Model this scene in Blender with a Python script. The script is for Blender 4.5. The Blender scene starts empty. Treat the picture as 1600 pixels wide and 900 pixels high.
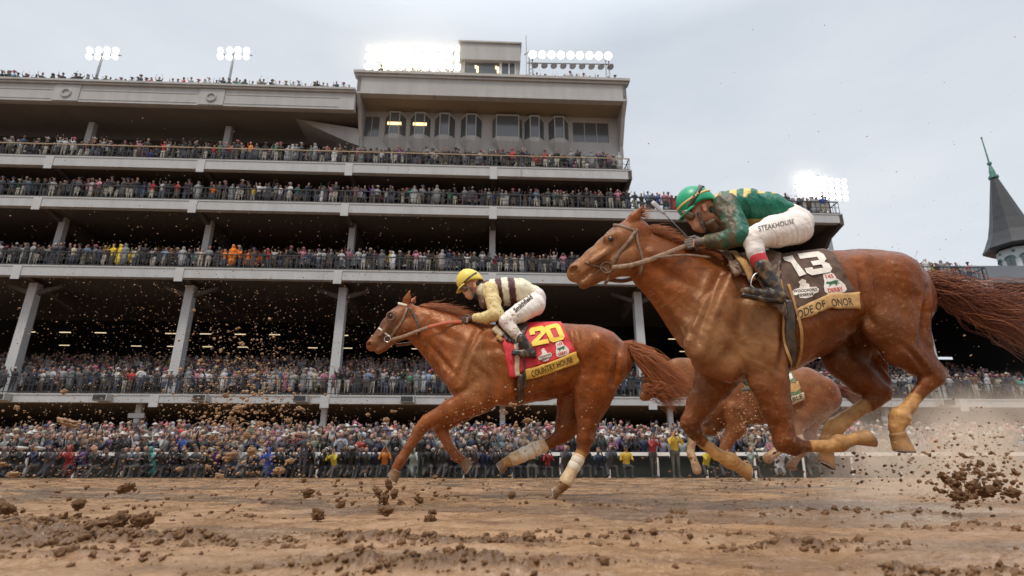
import bpy, math, random, numpy as np
from mathutils import Vector, noise as mnoise
from mathutils.bvhtree import BVHTree
R = math.radians
sc = bpy.context.scene
COL = sc.collection

# ---------------------------------------------------------------- camera
TILT, HC, FPX = R(18.3), .22, 870.0
cam_d = bpy.data.cameras.new('camera')
cam_d.sensor_width = 36; cam_d.lens = FPX / 1600 * 36
cam_d.clip_start = .05; cam_d.clip_end = 6000
cam_d.dof.use_dof = True; cam_d.dof.focus_distance = 4.3; cam_d.dof.aperture_fstop = 3.2
cam = bpy.data.objects.new('camera', cam_d); COL.objects.link(cam)
cam.location = (0, 0, HC); cam.rotation_euler = (R(90) + TILT, 0, 0)
sc.camera = cam

# ---------------------------------------------------------------- view, world, sun
sc.view_settings.view_transform = 'Standard'; sc.view_settings.look = 'None'
sc.view_settings.exposure = 0.0; sc.view_settings.gamma = 1; sc.view_settings.use_curve_mapping = False
SUN_EL, SUN_AZ = R(62), R(205)          # soft light from behind the camera, a little to the left
w = bpy.data.worlds.new('World'); sc.world = w; w.use_nodes = True
nt = w.node_tree; N = nt.nodes; L = nt.links
for n in list(N): N.remove(n)
out = N.new('ShaderNodeOutputWorld'); bg = N.new('ShaderNodeBackground')
sky = N.new('ShaderNodeTexSky'); sky.sky_type = 'NISHITA'; sky.sun_disc = False
sky.sun_elevation = SUN_EL; sky.sun_rotation = SUN_AZ; sky.dust_density = 4; sky.air_density = 1.2
tc = N.new('ShaderNodeTexCoord'); mp = N.new('ShaderNodeMapping'); mp.inputs['Scale'].default_value = (1.0, 1.0, 2.6)
ns = N.new('ShaderNodeTexNoise'); ns.inputs['Scale'].default_value = 1.6; ns.inputs['Detail'].default_value = 5; ns.inputs['Roughness'].default_value = .55
cr = N.new('ShaderNodeValToRGB')
cr.color_ramp.elements[0].position = .30; cr.color_ramp.elements[0].color = (6.3, 6.9, 7.7, 1)
cr.color_ramp.elements[1].position = .72; cr.color_ramp.elements[1].color = (8.4, 8.75, 9.2, 1)
mx = N.new('ShaderNodeMix'); mx.data_type = 'RGBA'; mx.inputs['Factor'].default_value = .93
L.new(tc.outputs['Generated'], mp.inputs['Vector']); L.new(mp.outputs['Vector'], ns.inputs['Vector'])
L.new(ns.outputs['Fac'], cr.inputs['Fac']); L.new(sky.outputs['Color'], mx.inputs['A']); L.new(cr.outputs['Color'], mx.inputs['B'])
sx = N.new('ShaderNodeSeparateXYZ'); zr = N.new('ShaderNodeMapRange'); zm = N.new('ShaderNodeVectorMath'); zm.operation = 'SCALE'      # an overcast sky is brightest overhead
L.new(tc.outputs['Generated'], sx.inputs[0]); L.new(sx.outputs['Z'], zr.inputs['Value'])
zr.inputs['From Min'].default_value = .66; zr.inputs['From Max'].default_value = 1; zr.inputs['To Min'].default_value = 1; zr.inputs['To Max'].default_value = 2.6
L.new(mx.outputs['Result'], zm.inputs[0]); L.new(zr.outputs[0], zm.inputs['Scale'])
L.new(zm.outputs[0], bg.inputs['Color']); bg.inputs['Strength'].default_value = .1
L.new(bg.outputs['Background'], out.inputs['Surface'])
sd = bpy.data.lights.new('sun', 'SUN'); sd.energy = 2.0; sd.angle = R(12); sd.color = (1, .90, .76)
sun = bpy.data.objects.new('sun', sd); COL.objects.link(sun)
_dir = Vector((math.cos(SUN_EL) * math.sin(SUN_AZ), math.cos(SUN_EL) * math.cos(SUN_AZ), math.sin(SUN_EL)))
sun.rotation_euler = _dir.to_track_quat('Z', 'Y').to_euler()
sc.cycles.max_bounces = 6; sc.cycles.diffuse_bounces = 3; sc.cycles.glossy_bounces = 2; sc.cycles.transmission_bounces = 2
sc.cycles.volume_bounces = 2; sc.cycles.use_denoising = True; sc.cycles.sample_clamp_indirect = 4
sc.cycles.caustics_reflective = False; sc.cycles.caustics_refractive = False
try: sc.cycles.denoiser = 'OPENIMAGEDENOISE'; sc.cycles.denoising_input_passes = 'RGB_ALBEDO_NORMAL'
except Exception: pass

# ---------------------------------------------------------------- pixel <-> world (used to measure the place off the photograph)
def ray(x, y):
    a = (x - 800) / FPX; b = (450 - y) / FPX
    return np.array([a, math.cos(TILT) - b * math.sin(TILT), math.sin(TILT) + b * math.cos(TILT)])
def atY(x, y, Y):
    r = ray(x, y); t = Y / r[1]; return np.array([r[0] * t, Y, HC + r[2] * t])
def atZ(x, y, Z=0.0):
    r = ray(x, y); t = (Z - HC) / r[2]; return np.array([r[0] * t, r[1] * t, Z])
def depth(p):
    return p[1] * math.cos(TILT) + (p[2] - HC) * math.sin(TILT)

# ---------------------------------------------------------------- object helpers
def tag(o, label=None, cat=None, group=None, kind=None):
    if label: o['label'] = label
    if cat: o['category'] = cat
    if group: o['group'] = group
    if kind: o['kind'] = kind
    return o
def thing(name, label, cat, loc=(0, 0, 0), rz=0, group=None):
    o = bpy.data.objects.new(name, None); COL.objects.link(o); o.empty_display_size = .2
    o.location = loc; o.rotation_euler = (0, 0, rz)
    return tag(o, label, cat, group)
def link(name, me, mat=None, parent=None):
    o = bpy.data.objects.new(name, me); COL.objects.link(o)
    if mat is not None:
        for m in (mat if isinstance(mat, (list, tuple)) else [mat]): me.materials.append(m)
    if parent is not None: o.parent = parent
    return o
def mesh_np(name, V, Q, smooth=True, slot=None, colors=None, extra=None):
    """mesh from arrays: V (n,3), Q (m,3|4)"""
    V = np.asarray(V, np.float32); Q = np.asarray(Q, np.int32)
    me = bpy.data.meshes.new(name); k = Q.shape[1]
    me.vertices.add(len(V)); me.vertices.foreach_set('co', V.ravel())
    me.loops.add(Q.size); me.loops.foreach_set('vertex_index', Q.ravel())
    me.polygons.add(len(Q)); me.polygons.foreach_set('loop_start', np.arange(0, Q.size, k, dtype=np.int32))
    me.polygons.foreach_set('loop_total', np.full(len(Q), k, np.int32))
    me.polygons.foreach_set('use_smooth', np.full(len(Q), bool(smooth)))
    if slot is not None: me.polygons.foreach_set('material_index', np.asarray(slot, np.int32))
    me.update(calc_edges=True)
    if colors is not None:
        a = me.color_attributes.new('col', 'FLOAT_COLOR', 'POINT')
        c = np.ones((len(V), 4), np.float32); c[:, :3] = colors; a.data.foreach_set('color', c.ravel())
    for nme, val in (extra or {}).items():
        a = me.attributes.new(nme, 'FLOAT', 'POINT'); a.data.foreach_set('value', np.asarray(val, np.float32))
    return me
class MB:
    """collects polygons of mixed size and builds one mesh"""
    def __init__(s): s.v = []; s.f = []; s.m = []; s.cur = 0
    def add(s, vs, fs):
        b = len(s.v); s.v += [tuple(map(float, v)) for v in vs]
        for f in fs: s.f.append([b + i for i in f]); s.m.append(s.cur)
        return s
    def box(s, x0, x1, y0, y1, z0, z1, M=None):
        vs = [(x, y, z) for x in (x0, x1) for y in (y0, y1) for z in (z0, z1)]
        if M is not None: vs = [M @ Vector(v) for v in vs]
        return s.add(vs, [(0, 1, 3, 2), (4, 6, 7, 5), (0, 4, 5, 1), (2, 3, 7, 6), (0, 2, 6, 4), (1, 5, 7, 3)])
    def tube(s, pts, rad, n=8, cap=True, flat=1.0, up=None):
        pts = [Vector(p) for p in pts]; K = len(pts)
        if not hasattr(rad, '__len__'): rad = [rad] * K
        prev = None; b = len(s.v); vs = []
        for i in range(K):
            t = (pts[min(i + 1, K - 1)] - pts[max(i - 1, 0)])
            if t.length < 1e-9: t = Vector((0, 0, 1))
            t.normalize()
            if up is not None: nn = Vector(up) - t * t.dot(Vector(up))
            elif prev is None: nn = t.orthogonal()
            else: nn = prev - t * t.dot(prev)
            if nn.length < 1e-6: nn = t.orthogonal()
            nn.normalize(); prev = nn; bb = t.cross(nn)
            for j in range(n):
                a = 2 * math.pi * j / n
                vs.append(pts[i] + (nn * math.cos(a) * flat + bb * math.sin(a)) * rad[i])
        fs = [(i * n + j, i * n + (j + 1) % n, (i + 1) * n + (j + 1) % n, (i + 1) * n + j) for i in range(K - 1) for j in range(n)]
        if cap: fs += [tuple(range(n))[::-1], tuple((K - 1) * n + j for j in range(n))]
        return s.add(vs, fs)
    def prism(s, poly, a, b, axis='y'):
        """polygon of 2D points extruded from a to b along an axis"""
        n = len(poly)
        f = {'y': lambda p, t: (p[0], t, p[1]), 'x': lambda p, t: (t, p[0], p[1]), 'z': lambda p, t: (p[0], p[1], t)}[axis]
        return s.add([f(p, a) for p in poly] + [f(p, b) for p in poly],
                     [tuple(range(n)), tuple(range(n, 2 * n))[::-1]] + [(i, i + n, (i + 1) % n + n, (i + 1) % n) for i in range(n)])
    def lathe(s, prof, n=24, c=(0, 0, 0)):
        vs = [(c[0] + r * math.cos(2 * math.pi * j / n), c[1] + r * math.sin(2 * math.pi * j / n), c[2] + z) for r, z in prof for j in range(n)]
        return s.add(vs, [(i * n + j, i * n + (j + 1) % n, (i + 1) * n + (j + 1) % n, (i + 1) * n + j) for i in range(len(prof) - 1) for j in range(n)])
    def mesh(s, name, smooth=False):
        me = bpy.data.meshes.new(name); me.from_pydata(s.v, [], s.f)
        if any(s.m): me.polygons.foreach_set('material_index', s.m)
        if smooth: me.polygons.foreach_set('use_smooth', [True] * len(me.polygons))
        me.update(); return me
    def build(s, name, mat, parent=None, smooth=False):
        return link(name, s.mesh(name, smooth), mat, parent)

# ---------------------------------------------------------------- materials
def mat(name, col=(.5, .5, .5), rough=.6, metal=0, spec=.5, attr=None, objcol=False, noise=None, bump=None, mud=None,
        emit=None, coat=0, rnd=0, rough_noise=None, aniso=None, stint=(1, 1, 1)):
    """noise=(scale, amount, second colour); bump=(scale, strength, dist); mud=(scale, threshold, colour, attribute or None)"""
    m = bpy.data.materials.new(name); m.use_nodes = True
    nt = m.node_tree; N = nt.nodes; L = nt.links; B = N['Principled BSDF']
    B.inputs['Roughness'].default_value = rough; B.inputs['Metallic'].default_value = metal
    B.inputs['Specular IOR Level'].default_value = spec; B.inputs['Coat Weight'].default_value = coat; B.inputs['Specular Tint'].default_value = (*stint, 1); B.inputs['Coat Roughness'].default_value = .25
    tcn = N.new('ShaderNodeTexCoord'); vec = tcn.outputs['Object']
    if aniso:
        mpn = N.new('ShaderNodeMapping'); mpn.inputs['Scale'].default_value = aniso; L.new(vec, mpn.inputs['Vector']); vec = mpn.outputs['Vector']
    def nz(scale, detail=4, rgh=.55):
        n = N.new('ShaderNodeTexNoise'); n.inputs['Scale'].default_value = scale; n.inputs['Detail'].default_value = detail
        n.inputs['Roughness'].default_value = rgh; L.new(vec, n.inputs['Vector']); return n.outputs['Fac']
    def mixc(f, a, b):
        x = N.new('ShaderNodeMix'); x.data_type = 'RGBA'
        for s, v in ((x.inputs['Factor'], f), (x.inputs['A'], a), (x.inputs['B'], b)):
            if isinstance(v, (tuple, list)): s.default_value = (*v[:3], 1)
            elif isinstance(v, (float, int)): s.default_value = v
            else: L.new(v, s)
        return x.outputs['Result']
    def math_(op, a, b=None, clamp=False):
        x = N.new('ShaderNodeMath'); x.operation = op; x.use_clamp = clamp
        for s, v in zip(x.inputs, (a, b)):
            if v is None: continue
            if isinstance(v, (float, int)): s.default_value = v
            else: L.new(v, s)
        return x.outputs[0]
    c = col
    if attr:
        a = N.new('ShaderNodeAttribute'); a.attribute_name = attr; c = a.outputs['Color']
    if objcol:
        a = N.new('ShaderNodeObjectInfo'); c = a.outputs['Color']
    if rnd:
        a = N.new('ShaderNodeObjectInfo'); c = mixc(math_('MULTIPLY', a.outputs['Random'], rnd), c, (.02, .02, .03))
    if noise:
        f = math_('MULTIPLY', math_('SUBTRACT', nz(noise[0], 6), .35), noise[1] * 3, True); c = mixc(f, c, noise[2])
    if mud:
        f = math_('SUBTRACT', nz(mud[0], 7, .65), mud[1])
        if len(mud) > 3 and mud[3]:
            a = N.new('ShaderNodeAttribute'); a.attribute_name = mud[3]
            f = math_('ADD', f, math_('MULTIPLY', math_('SUBTRACT', a.outputs['Fac'], .5), .5))
        f = math_('MULTIPLY', f, 9, True); c = mixc(f, c, mud[2])
    if isinstance(c, (tuple, list)): B.inputs['Base Color'].default_value = (*c[:3], 1)
    else: L.new(c, B.inputs['Base Color'])
    if rough_noise:
        mr = N.new('ShaderNodeMapRange'); L.new(nz(rough_noise[0], 4), mr.inputs['Value'])
        mr.inputs['From Min'].default_value = .35; mr.inputs['From Max'].default_value = .65
        mr.inputs['To Min'].default_value = rough_noise[1]; mr.inputs['To Max'].default_value = rough_noise[2]
        L.new(mr.outputs['Result'], B.inputs['Roughness'])
    if bump:
        bl = bump if isinstance(bump, list) else [bump]; prev = None
        for sc_, st, di in bl:
            b = N.new('ShaderNodeBump'); b.inputs['Strength'].default_value = st; b.inputs['Distance'].default_value = di
            L.new(nz(sc_, 5, .6), b.inputs['Height'])
            if prev is not None: L.new(prev, b.inputs['Normal'])
            prev = b.outputs['Normal']
        L.new(prev, B.inputs['Normal'])
    if emit:
        B.inputs['Emission Color'].default_value = (*emit[:3], 1); B.inputs['Emission Strength'].default_value = emit[3]
    return m

# ---------------------------------------------------------------- numpy noise
def _hash(ix, iy, seed):
    h = (ix * 374761393 + iy * 668265263 + seed * 974711) & 0x7fffffff
    h = ((h ^ (h >> 13)) * 1274126177) & 0x7fffffff
    return ((h ^ (h >> 16)) & 0xffff) / 65535.0
def vnoise(x, y, seed=0):
    ix = np.floor(x).astype(np.int64); iy = np.floor(y).astype(np.int64); fx = x - ix; fy = y - iy
    fx = fx * fx * fx * (fx * (fx * 6 - 15) + 10); fy = fy * fy * fy * (fy * (fy * 6 - 15) + 10)
    a = _hash(ix, iy, seed); b = _hash(ix + 1, iy, seed); c = _hash(ix, iy + 1, seed); d = _hash(ix + 1, iy + 1, seed)
    return (a * (1 - fx) + b * fx) * (1 - fy) + (c * (1 - fx) + d * fx) * fy
def fbm(x, y, oct=4, seed=0, g=.5):
    s = 0; a = 1; t = 0
    for i in range(oct):
        s = s + a * vnoise(x * 2 ** i + i * 17.3, y * 2 ** i + i * 9.1, seed + i); t += a; a *= g
    return s / t

# ---------------------------------------------------------------- implicit surfaces
class SDF:
    """union of tapered limbs with elliptic section: radius r in the x-z plane, r*ratio across (y)"""
    def __init__(s): s.p = []
    def limb(s, a, b, ra, rb, qa=1.0, qb=None, k=.03, tagv=0, cut=False):
        s.p.append((np.array(a, float), np.array(b, float), ra, rb, qa, qa if qb is None else qb, k, tagv, cut)); return s
    @staticmethod
    def _d(pr, X, Y, Z):
        a, b, ra, rb, qa, qb = pr[:6]
        ax, az = b[0] - a[0], b[2] - a[2]; ay = b[1] - a[1]
        q = (qa + qb) / 2
        ll = ax * ax + az * az + (ay / q) ** 2 + 1e-12
        t = np.clip(((X - a[0]) * ax + (Z - a[2]) * az + (Y - a[1]) * ay / q / q) / ll, 0, 1)
        r = ra + (rb - ra) * t; qq = qa + (qb - qa) * t
        d = np.sqrt((X - a[0] - ax * t) ** 2 + (Z - a[2] - az * t) ** 2 + ((Y - a[1] - ay * t) / qq) ** 2) - r
        return d * np.minimum(1, .5 + .5 * qq)
    def mesh(s, h, warp=None, relax=1):
        lo = np.min([np.minimum(p[0], p[1]) - max(p[2], p[3]) * max(1, p[4], p[5]) for p in s.p], 0) - 3 * h
        hi = np.max([np.maximum(p[0], p[1]) + max(p[2], p[3]) * max(1, p[4], p[5]) for p in s.p], 0) + 3 * h
        n = np.ceil((hi - lo) / h).astype(int) + 1
        F = np.full(n, .5, np.float32)
        g = [lo[i] + h * np.arange(n[i]) for i in range(3)]
        for p in s.p:
            m = max(p[2], p[3]) * np.array([1, max(p[4], p[5]), 1]) + p[6] + 2.5 * h
            i0 = np.clip(((np.minimum(p[0], p[1]) - m - lo) / h).astype(int), 0, n - 1)
            i1 = np.clip(((np.maximum(p[0], p[1]) + m - lo) / h).astype(int) + 2, 0, n)
            sl = tuple(slice(i0[i], i1[i]) for i in range(3))
            X = g[0][sl[0]][:, None, None]; Y = g[1][sl[1]][None, :, None]; Z = g[2][sl[2]][None, None, :]
            if warp: X, Y, Z = warp(X, Y, Z)
            d = s._d(p, X, Y, Z); f = F[sl]; k = p[6]
            if p[8]: hh = np.maximum(k - np.abs(f + d), 0) / k; F[sl] = np.maximum(f, -d) + hh * hh * k * .25
            else: hh = np.maximum(k - np.abs(f - d), 0) / k; F[sl] = np.minimum(f, d) - hh * hh * k * .25
        S = F < 0
        C = S[:-1, :-1, :-1].astype(np.int8)
        for dx, dy, dz in ((1,0,0),(0,1,0),(0,0,1),(1,1,0),(1,0,1),(0,1,1),(1,1,1)):
            C = C + S[dx:n[0]-1+dx, dy:n[1]-1+dy, dz:n[2]-1+dz]
        act = (C > 0) & (C < 8); idx = np.full(act.shape, -1, np.int32); I = np.argwhere(act); idx[act] = np.arange(len(I))
        P = np.zeros((len(I), 3)); cnt = np.zeros(len(I))
        i, j, k_ = I.T
        for ax in range(3):
            o = [a for a in range(3) if a != ax]
            for u in (0, 1):
                for v in (0, 1):
                    c0 = np.zeros(3, int); c0[o[0]] = u; c0[o[1]] = v; c1 = c0.copy(); c1[ax] = 1
                    v0 = F[i + c0[0], j + c0[1], k_ + c0[2]]; v1 = F[i + c1[0], j + c1[1], k_ + c1[2]]
                    mk = (v0 < 0) != (v1 < 0)
                    t = np.where(mk, v0 / np.where(mk, v0 - v1, 1), 0)
                    q = np.tile(c0.astype(float), (len(I), 1)); q[:, ax] = t
                    P += q * mk[:, None]; cnt += mk
        V = lo + h * (I + P / cnt[:, None])
        Q = []
        for ax in range(3):
            o = [a for a in range(3) if a != ax]
            s0 = [slice(None)] * 3; s1 = [slice(None)] * 3; s0[ax] = slice(0, -1); s1[ax] = slice(1, None)
            a_, b_ = S[tuple(s0)], S[tuple(s1)]
            for flip in (False, True):
                E = np.argwhere((a_ & ~b_) if not flip else (~a_ & b_))
                E = E[(E[:, o[0]] > 0) & (E[:, o[1]] > 0)]
                c = []
                for u, v in ((-1, -1), (0, -1), (0, 0), (-1, 0)):
                    e = E.copy(); e[:, o[0]] += u; e[:, o[1]] += v
                    e = np.minimum(e, np.array(idx.shape) - 1); c.append(idx[e[:, 0], e[:, 1], e[:, 2]])
                q = np.stack(c, 1)
                if flip != (ax == 1): q = q[:, ::-1]
                Q.append(q)
        Q = np.concatenate(Q); Q = Q[(Q >= 0).all(1)]
        for _ in range(relax):
            acc = np.zeros_like(V); ct = np.zeros(len(V))
            for u in range(4):
                for v in (1, 3):
                    np.add.at(acc, Q[:, u], V[Q[:, (u + v) % 4]]); np.add.at(ct, Q[:, u], 1)
            V = .5 * V + .5 * acc / np.maximum(ct, 1)[:, None]
        return V, Q
    def nearest(s, V):
        """tag of the nearest limb and position along it, per vertex"""
        best = np.full(len(V), 9.0); tg = np.zeros(len(V), int)
        for p in s.p:
            if p[8]: continue
            d = s._d(p, V[:, 0], V[:, 1], V[:, 2]); m = d < best; best[m] = d[m]; tg[m] = p[7]
        return tg
# ================================================================= GROUND
def patch(x, y, cx, cy, sx, sy): return np.exp(-((x - cx) / sx) ** 2 - ((y - cy) / sy) ** 2)
def track_height(X, Y):
    z = (fbm(X * .7, Y * 1.3, 3, 1) - .5) * .05                                   # broad wet undulation
    z += (fbm(X * 3.2, Y * 4.6, 4, 7) - .5) * .030
    rut = fbm(X * 1.3 + 4, Y * 2.4, 3, 13); z -= np.clip(rut - .56, 0, 1) * .11     # wheel and hoof ruts along the track
    m = np.zeros_like(X)
    for px, py, wx, wy, a in CLUMPS:
        c = atZ(px, py); k = c[1] / FPX; m += a * patch(X, Y, c[0], c[1], wx * k, wy)
    m *= .3 + 1.4 * fbm(X * 4, Y * 6, 3, 55)
    m += 2.2 * np.clip(fbm(X * 1.6, Y * 3.0, 4, 29) - .56, 0, 1)
    m = np.clip(m, 0, 1.2)
    bil = lambda f, sd_: 1 - np.abs(fbm(X * f, Y * f, 2, sd_) * 2 - 1) * 2.2
    lump = np.clip(.45 * bil(14, 41) + .40 * bil(34, 43) + .40 * bil(85, 47), 0, 1.2)
    wet = np.clip((fbm(X * 1.1 + 3, Y * 1.3, 4, 91) - .47) * 9, 0, 1)
    for px, py, wx, wy, a in ((650, 868, 260, .12, 1), (430, 880, 220, .1, 1), (1150, 868, 200, .12, .9), (1220, 790, 260, .5, 1.1), (1480, 850, 160, .14, 1), (350, 825, 120, .2, .6), (900, 815, 120, .2, .7)):
        c = atZ(px, py); k = c[1] / FPX; wet += a * patch(X, Y, c[0], c[1], wx * k, wy) * (.4 + 1.2 * fbm(X * 4, Y * 5, 3, 17))
    wet = np.clip(wet - m * 1.4, 0, 1)
    z = z * (1 - .6 * wet) + m * lump * .026 + m * .006 - wet * .006
    z += (fbm(X * 24, Y * 30, 4, 77) - .5) * .013 * (1 - .75 * wet) + wet * (fbm(X * 30, Y * 42, 2, 78) - .5) * .004
    return z, m * (.4 + .8 * lump), wet
CLUMPS = [(20, 815, 110, .22, 1), (110, 850, 200, .16, 1.1), (70, 835, 140, .2, .8), (230, 850, 120, .05, .9), (60, 870, 160, .06, .7), (150, 820, 60, .12, .7),
          (560, 845, 90, .10, .8), (690, 838, 150, .12, .9), (780, 842, 90, .06, .9), (680, 888, 170, .07, 1.1), (610, 885, 100, .05, .7), (505, 835, 60, .1, .5),
          (1250, 850, 110, .05, 1), (1050, 815, 40, .1, .6), (1030, 835, 120, .06, .6), (1500, 822, 160, .1, .7), (1250, 800, 130, .2, .55), (1430, 895, 60, .04, 1.2), (1580, 895, 50, .05, 1.0),
          (960, 790, 60, .25, .5), (350, 805, 90, .15, .4), (1380, 800, 90, .15, .5), (1560, 775, 120, .4, 1.2), (0, 790, 60, .3, .9)]
ny, nx = 620, 880
yy = np.concatenate([[-1.2], np.linspace(-.6, .9, 12), .95 * (60 / .95) ** (np.linspace(0, 1, ny))]); tt = np.tan(np.linspace(-1, 1, nx) * R(62)) / np.tan(R(62)) * 1.75
YY, TT = np.meshgrid(yy, tt, indexing='ij'); XX = TT * (YY + 1.6)
ZZ, MM, WW = track_height(XX, YY); fade = np.clip((YY - .2) / .8, 0, 1) * np.clip((46 - YY) / 20, 0, 1); ZZ = ZZ * fade
n0, n1 = YY.shape; ii = np.arange(n0 * n1).reshape(n0, n1)
Qg = np.stack([ii[:-1, :-1], ii[:-1, 1:], ii[1:, 1:], ii[1:, :-1]], -1).reshape(-1, 4)
def mud_material():
    m = bpy.data.materials.new('wet_mud'); m.use_nodes = True; nt = m.node_tree; N = nt.nodes; L = nt.links; B = N['Principled BSDF']
    tcn = N.new('ShaderNodeTexCoord')
    def vec(sx, sy):
        p = N.new('ShaderNodeMapping'); p.inputs['Scale'].default_value = (sx, sy, 1); L.new(tcn.outputs['Object'], p.inputs['Vector']); return p.outputs[0]
    def nz(v, s_, d=5, r=.6, lo=.35, hi=.65):
        n = N.new('ShaderNodeTexNoise'); n.inputs['Scale'].default_value = s_; n.inputs['Detail'].default_value = d; n.inputs['Roughness'].default_value = r; L.new(v, n.inputs['Vector'])
        q = N.new('ShaderNodeMapRange'); L.new(n.outputs['Fac'], q.inputs['Value']); q.inputs['From Min'].default_value = lo; q.inputs['From Max'].default_value = hi; return q.outputs[0]
    def mix(f, a_, b_):
        x = N.new('ShaderNodeMix'); x.data_type = 'RGBA'; L.new(f, x.inputs['Factor'])
        for s_, v in ((x.inputs['A'], a_), (x.inputs['B'], b_)):
            if isinstance(v, tuple): s_.default_value = (*v, 1)
            else: L.new(v, s_)
        return x.outputs['Result']
    def mt(op, a_, b_):
        x = N.new('ShaderNodeMath'); x.operation = op; x.use_clamp = True
        for s_, v in zip(x.inputs, (a_, b_)):
            if isinstance(v, (int, float)): s_.default_value = v
            else: L.new(v, s_)
        return x.outputs[0]
    long_, iso = vec(.9, 1.05), vec(1, 1); wa = N.new('ShaderNodeAttribute'); wa.attribute_name = 'wet'
    c = mix(nz(long_, 2.2, 6), (.41, .245, .13), (.28, .158, .076))
    c = mix(mt('MULTIPLY', nz(iso, 14, 5, .65, .50, .70), .75), c, (.20, .105, .05))
    c = mix(mt('MULTIPLY', nz(iso, 70, 3, .6, .52, .72), .6), c, (.16, .085, .04))
    at = N.new('ShaderNodeAttribute'); at.attribute_name = 'clod'
    c = mix(mt('MULTIPLY', mt('ADD', at.outputs['Fac'], mt('MULTIPLY', nz(iso, 26), .35)), mt('MULTIPLY', at.outputs['Fac'], 2.0)), c, (.13, .066, .027))
    c = mix(mt('MULTIPLY', wa.outputs['Fac'], .6), c, (.30, .19, .108))
    L.new(c, B.inputs['Base Color'])
    r = N.new('ShaderNodeMapRange'); L.new(nz(long_, 3.4, 5, .6, .46, .58), r.inputs['Value']); r.inputs['To Min'].default_value = .16; r.inputs['To Max'].default_value = .60; L.new(r.outputs[0], B.inputs['Roughness'])
    B.inputs['Specular IOR Level'].default_value = .5; prev = None
    for v, s_, st, di in ((long_, 8, .5, .03), (iso, 28, .6, .014), (iso, 90, .6, .006), (iso, 330, .45, .002)):
        n = N.new('ShaderNodeTexNoise'); n.inputs['Scale'].default_value = s_; n.inputs['Detail'].default_value = 4; n.inputs['Roughness'].default_value = .65; L.new(v, n.inputs['Vector'])
        bm_ = N.new('ShaderNodeBump'); bm_.inputs['Strength'].default_value = st; bm_.inputs['Distance'].default_value = di; L.new(n.outputs['Fac'], bm_.inputs['Height'])
        if prev is not None: L.new(prev, bm_.inputs['Normal'])
        prev = bm_.outputs[0]
    L.new(prev, B.inputs['Normal'])
    L.new(wa.outputs['Fac'], B.inputs['Coat Weight']); B.inputs['Coat Roughness'].default_value = .05; B.inputs['Coat IOR'].default_value = 1.5
    prev = None
    for v, s_, st, di in ((iso, 16, 1.0, .014), (iso, 46, 1.0, .009), (iso, 120, .7, .003)):
        n = N.new('ShaderNodeTexNoise'); n.inputs['Scale'].default_value = s_; n.inputs['Detail'].default_value = 3; L.new(v, n.inputs['Vector'])
        bm_ = N.new('ShaderNodeBump'); bm_.inputs['Strength'].default_value = st; bm_.inputs['Distance'].default_value = di; L.new(n.outputs['Fac'], bm_.inputs['Height'])
        if prev is not None: L.new(prev, bm_.inputs['Normal'])
        prev = bm_.outputs[0]
    L.new(prev, B.inputs['Coat Normal']); return m
M_mud = mud_material()
g = link('track', mesh_np('track', np.stack([XX, YY, ZZ], -1).reshape(-1, 3), Qg, extra={'clod': np.clip(MM.ravel() * .75, 0, 1), 'wet': WW.ravel()}), M_mud); tag(g, kind='structure')
M_ground = mat('earth', (.15, .10, .07), rough=.9, noise=(.5, .5, (.2, .14, .1)))
gb_ = MB(); S_ = 2600
gb_.add([(-S_, -S_, -.16), (S_, -S_, -.16), (S_, S_, -.16), (-S_, S_, -.16)], [(0, 1, 2, 3)]); tag(gb_.build('ground', M_ground), kind='structure')

# ================================================================= RAIL
M_white = mat('white_paint', (.80, .80, .78), rough=.5, noise=(3, .4, (.55, .50, .45)))
M_green = mat('dark_green_board', (.006, .011, .009), rough=.7, noise=(4, .5, (.012, .016, .013)))
RY = 24.0
rt = thing('track_rail', 'long white running rail with dark green boards between the track and the crowd', 'rail', (0, RY, 0))
b = MB()
for k in range(-11, 13): b.box(k * 4 - 2, k * 4 + 1.98, -.06, .06, .86, 1.0)
b.build('rail_board', M_white, rt)
for k in range(-22, 26):
    b = MB(); b.tube([(k * 2.0, .08, -.1), (k * 2.0, .02, .8)], .05, 8); b.build('post', M_white, rt)
b = MB(); b.box(-46, 50, .16, .20, .0, .78); b.build('board_panel', M_green, rt)

# ================================================================= GRANDSTAND
M_conc = mat('painted_concrete', (.46, .475, .49), rough=.75, noise=(.9, .55, (.34, .34, .335)), bump=(6, .2, .01), mud=(1.3, .62, (.22, .21, .20)), aniso=(1.6, 1, .45))
M_conc2 = mat('warm_concrete', (.43, .43, .42), rough=.8, noise=(.8, .5, (.31, .30, .29)), bump=(5, .2, .01), mud=(1.2, .63, (.24, .22, .20)), aniso=(1.6, 1, .45))
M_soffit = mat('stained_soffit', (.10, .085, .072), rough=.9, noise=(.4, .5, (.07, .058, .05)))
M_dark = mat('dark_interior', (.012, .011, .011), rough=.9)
M_rail = mat('railing_metal', (.03, .03, .032), rough=.5)
M_tan = mat('tan_handrail', (.42, .30, .18), rough=.5)
M_col = mat('column_paint', (.48, .49, .50), rough=.7, noise=(1.2, .35, (.34, .34, .34)))
M_glass = mat('window_glass', (.10, .11, .12), rough=.12, spec=.9)
M_frame = mat('window_frame', (.42, .42, .40), rough=.6)
M_tube = mat('lit_tube', (1, 1, 1), emit=(1, .80, .48, 1.1))
M_tube2 = mat('lit_panel', (1, 1, 1), emit=(1, .62, .22, 2.4))
st = thing('grandstand', 'huge tiered grandstand of pale concrete terraces packed with spectators', 'grandstand', (0, 37.3, 0), math.atan(.048))
XL = -62
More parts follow.
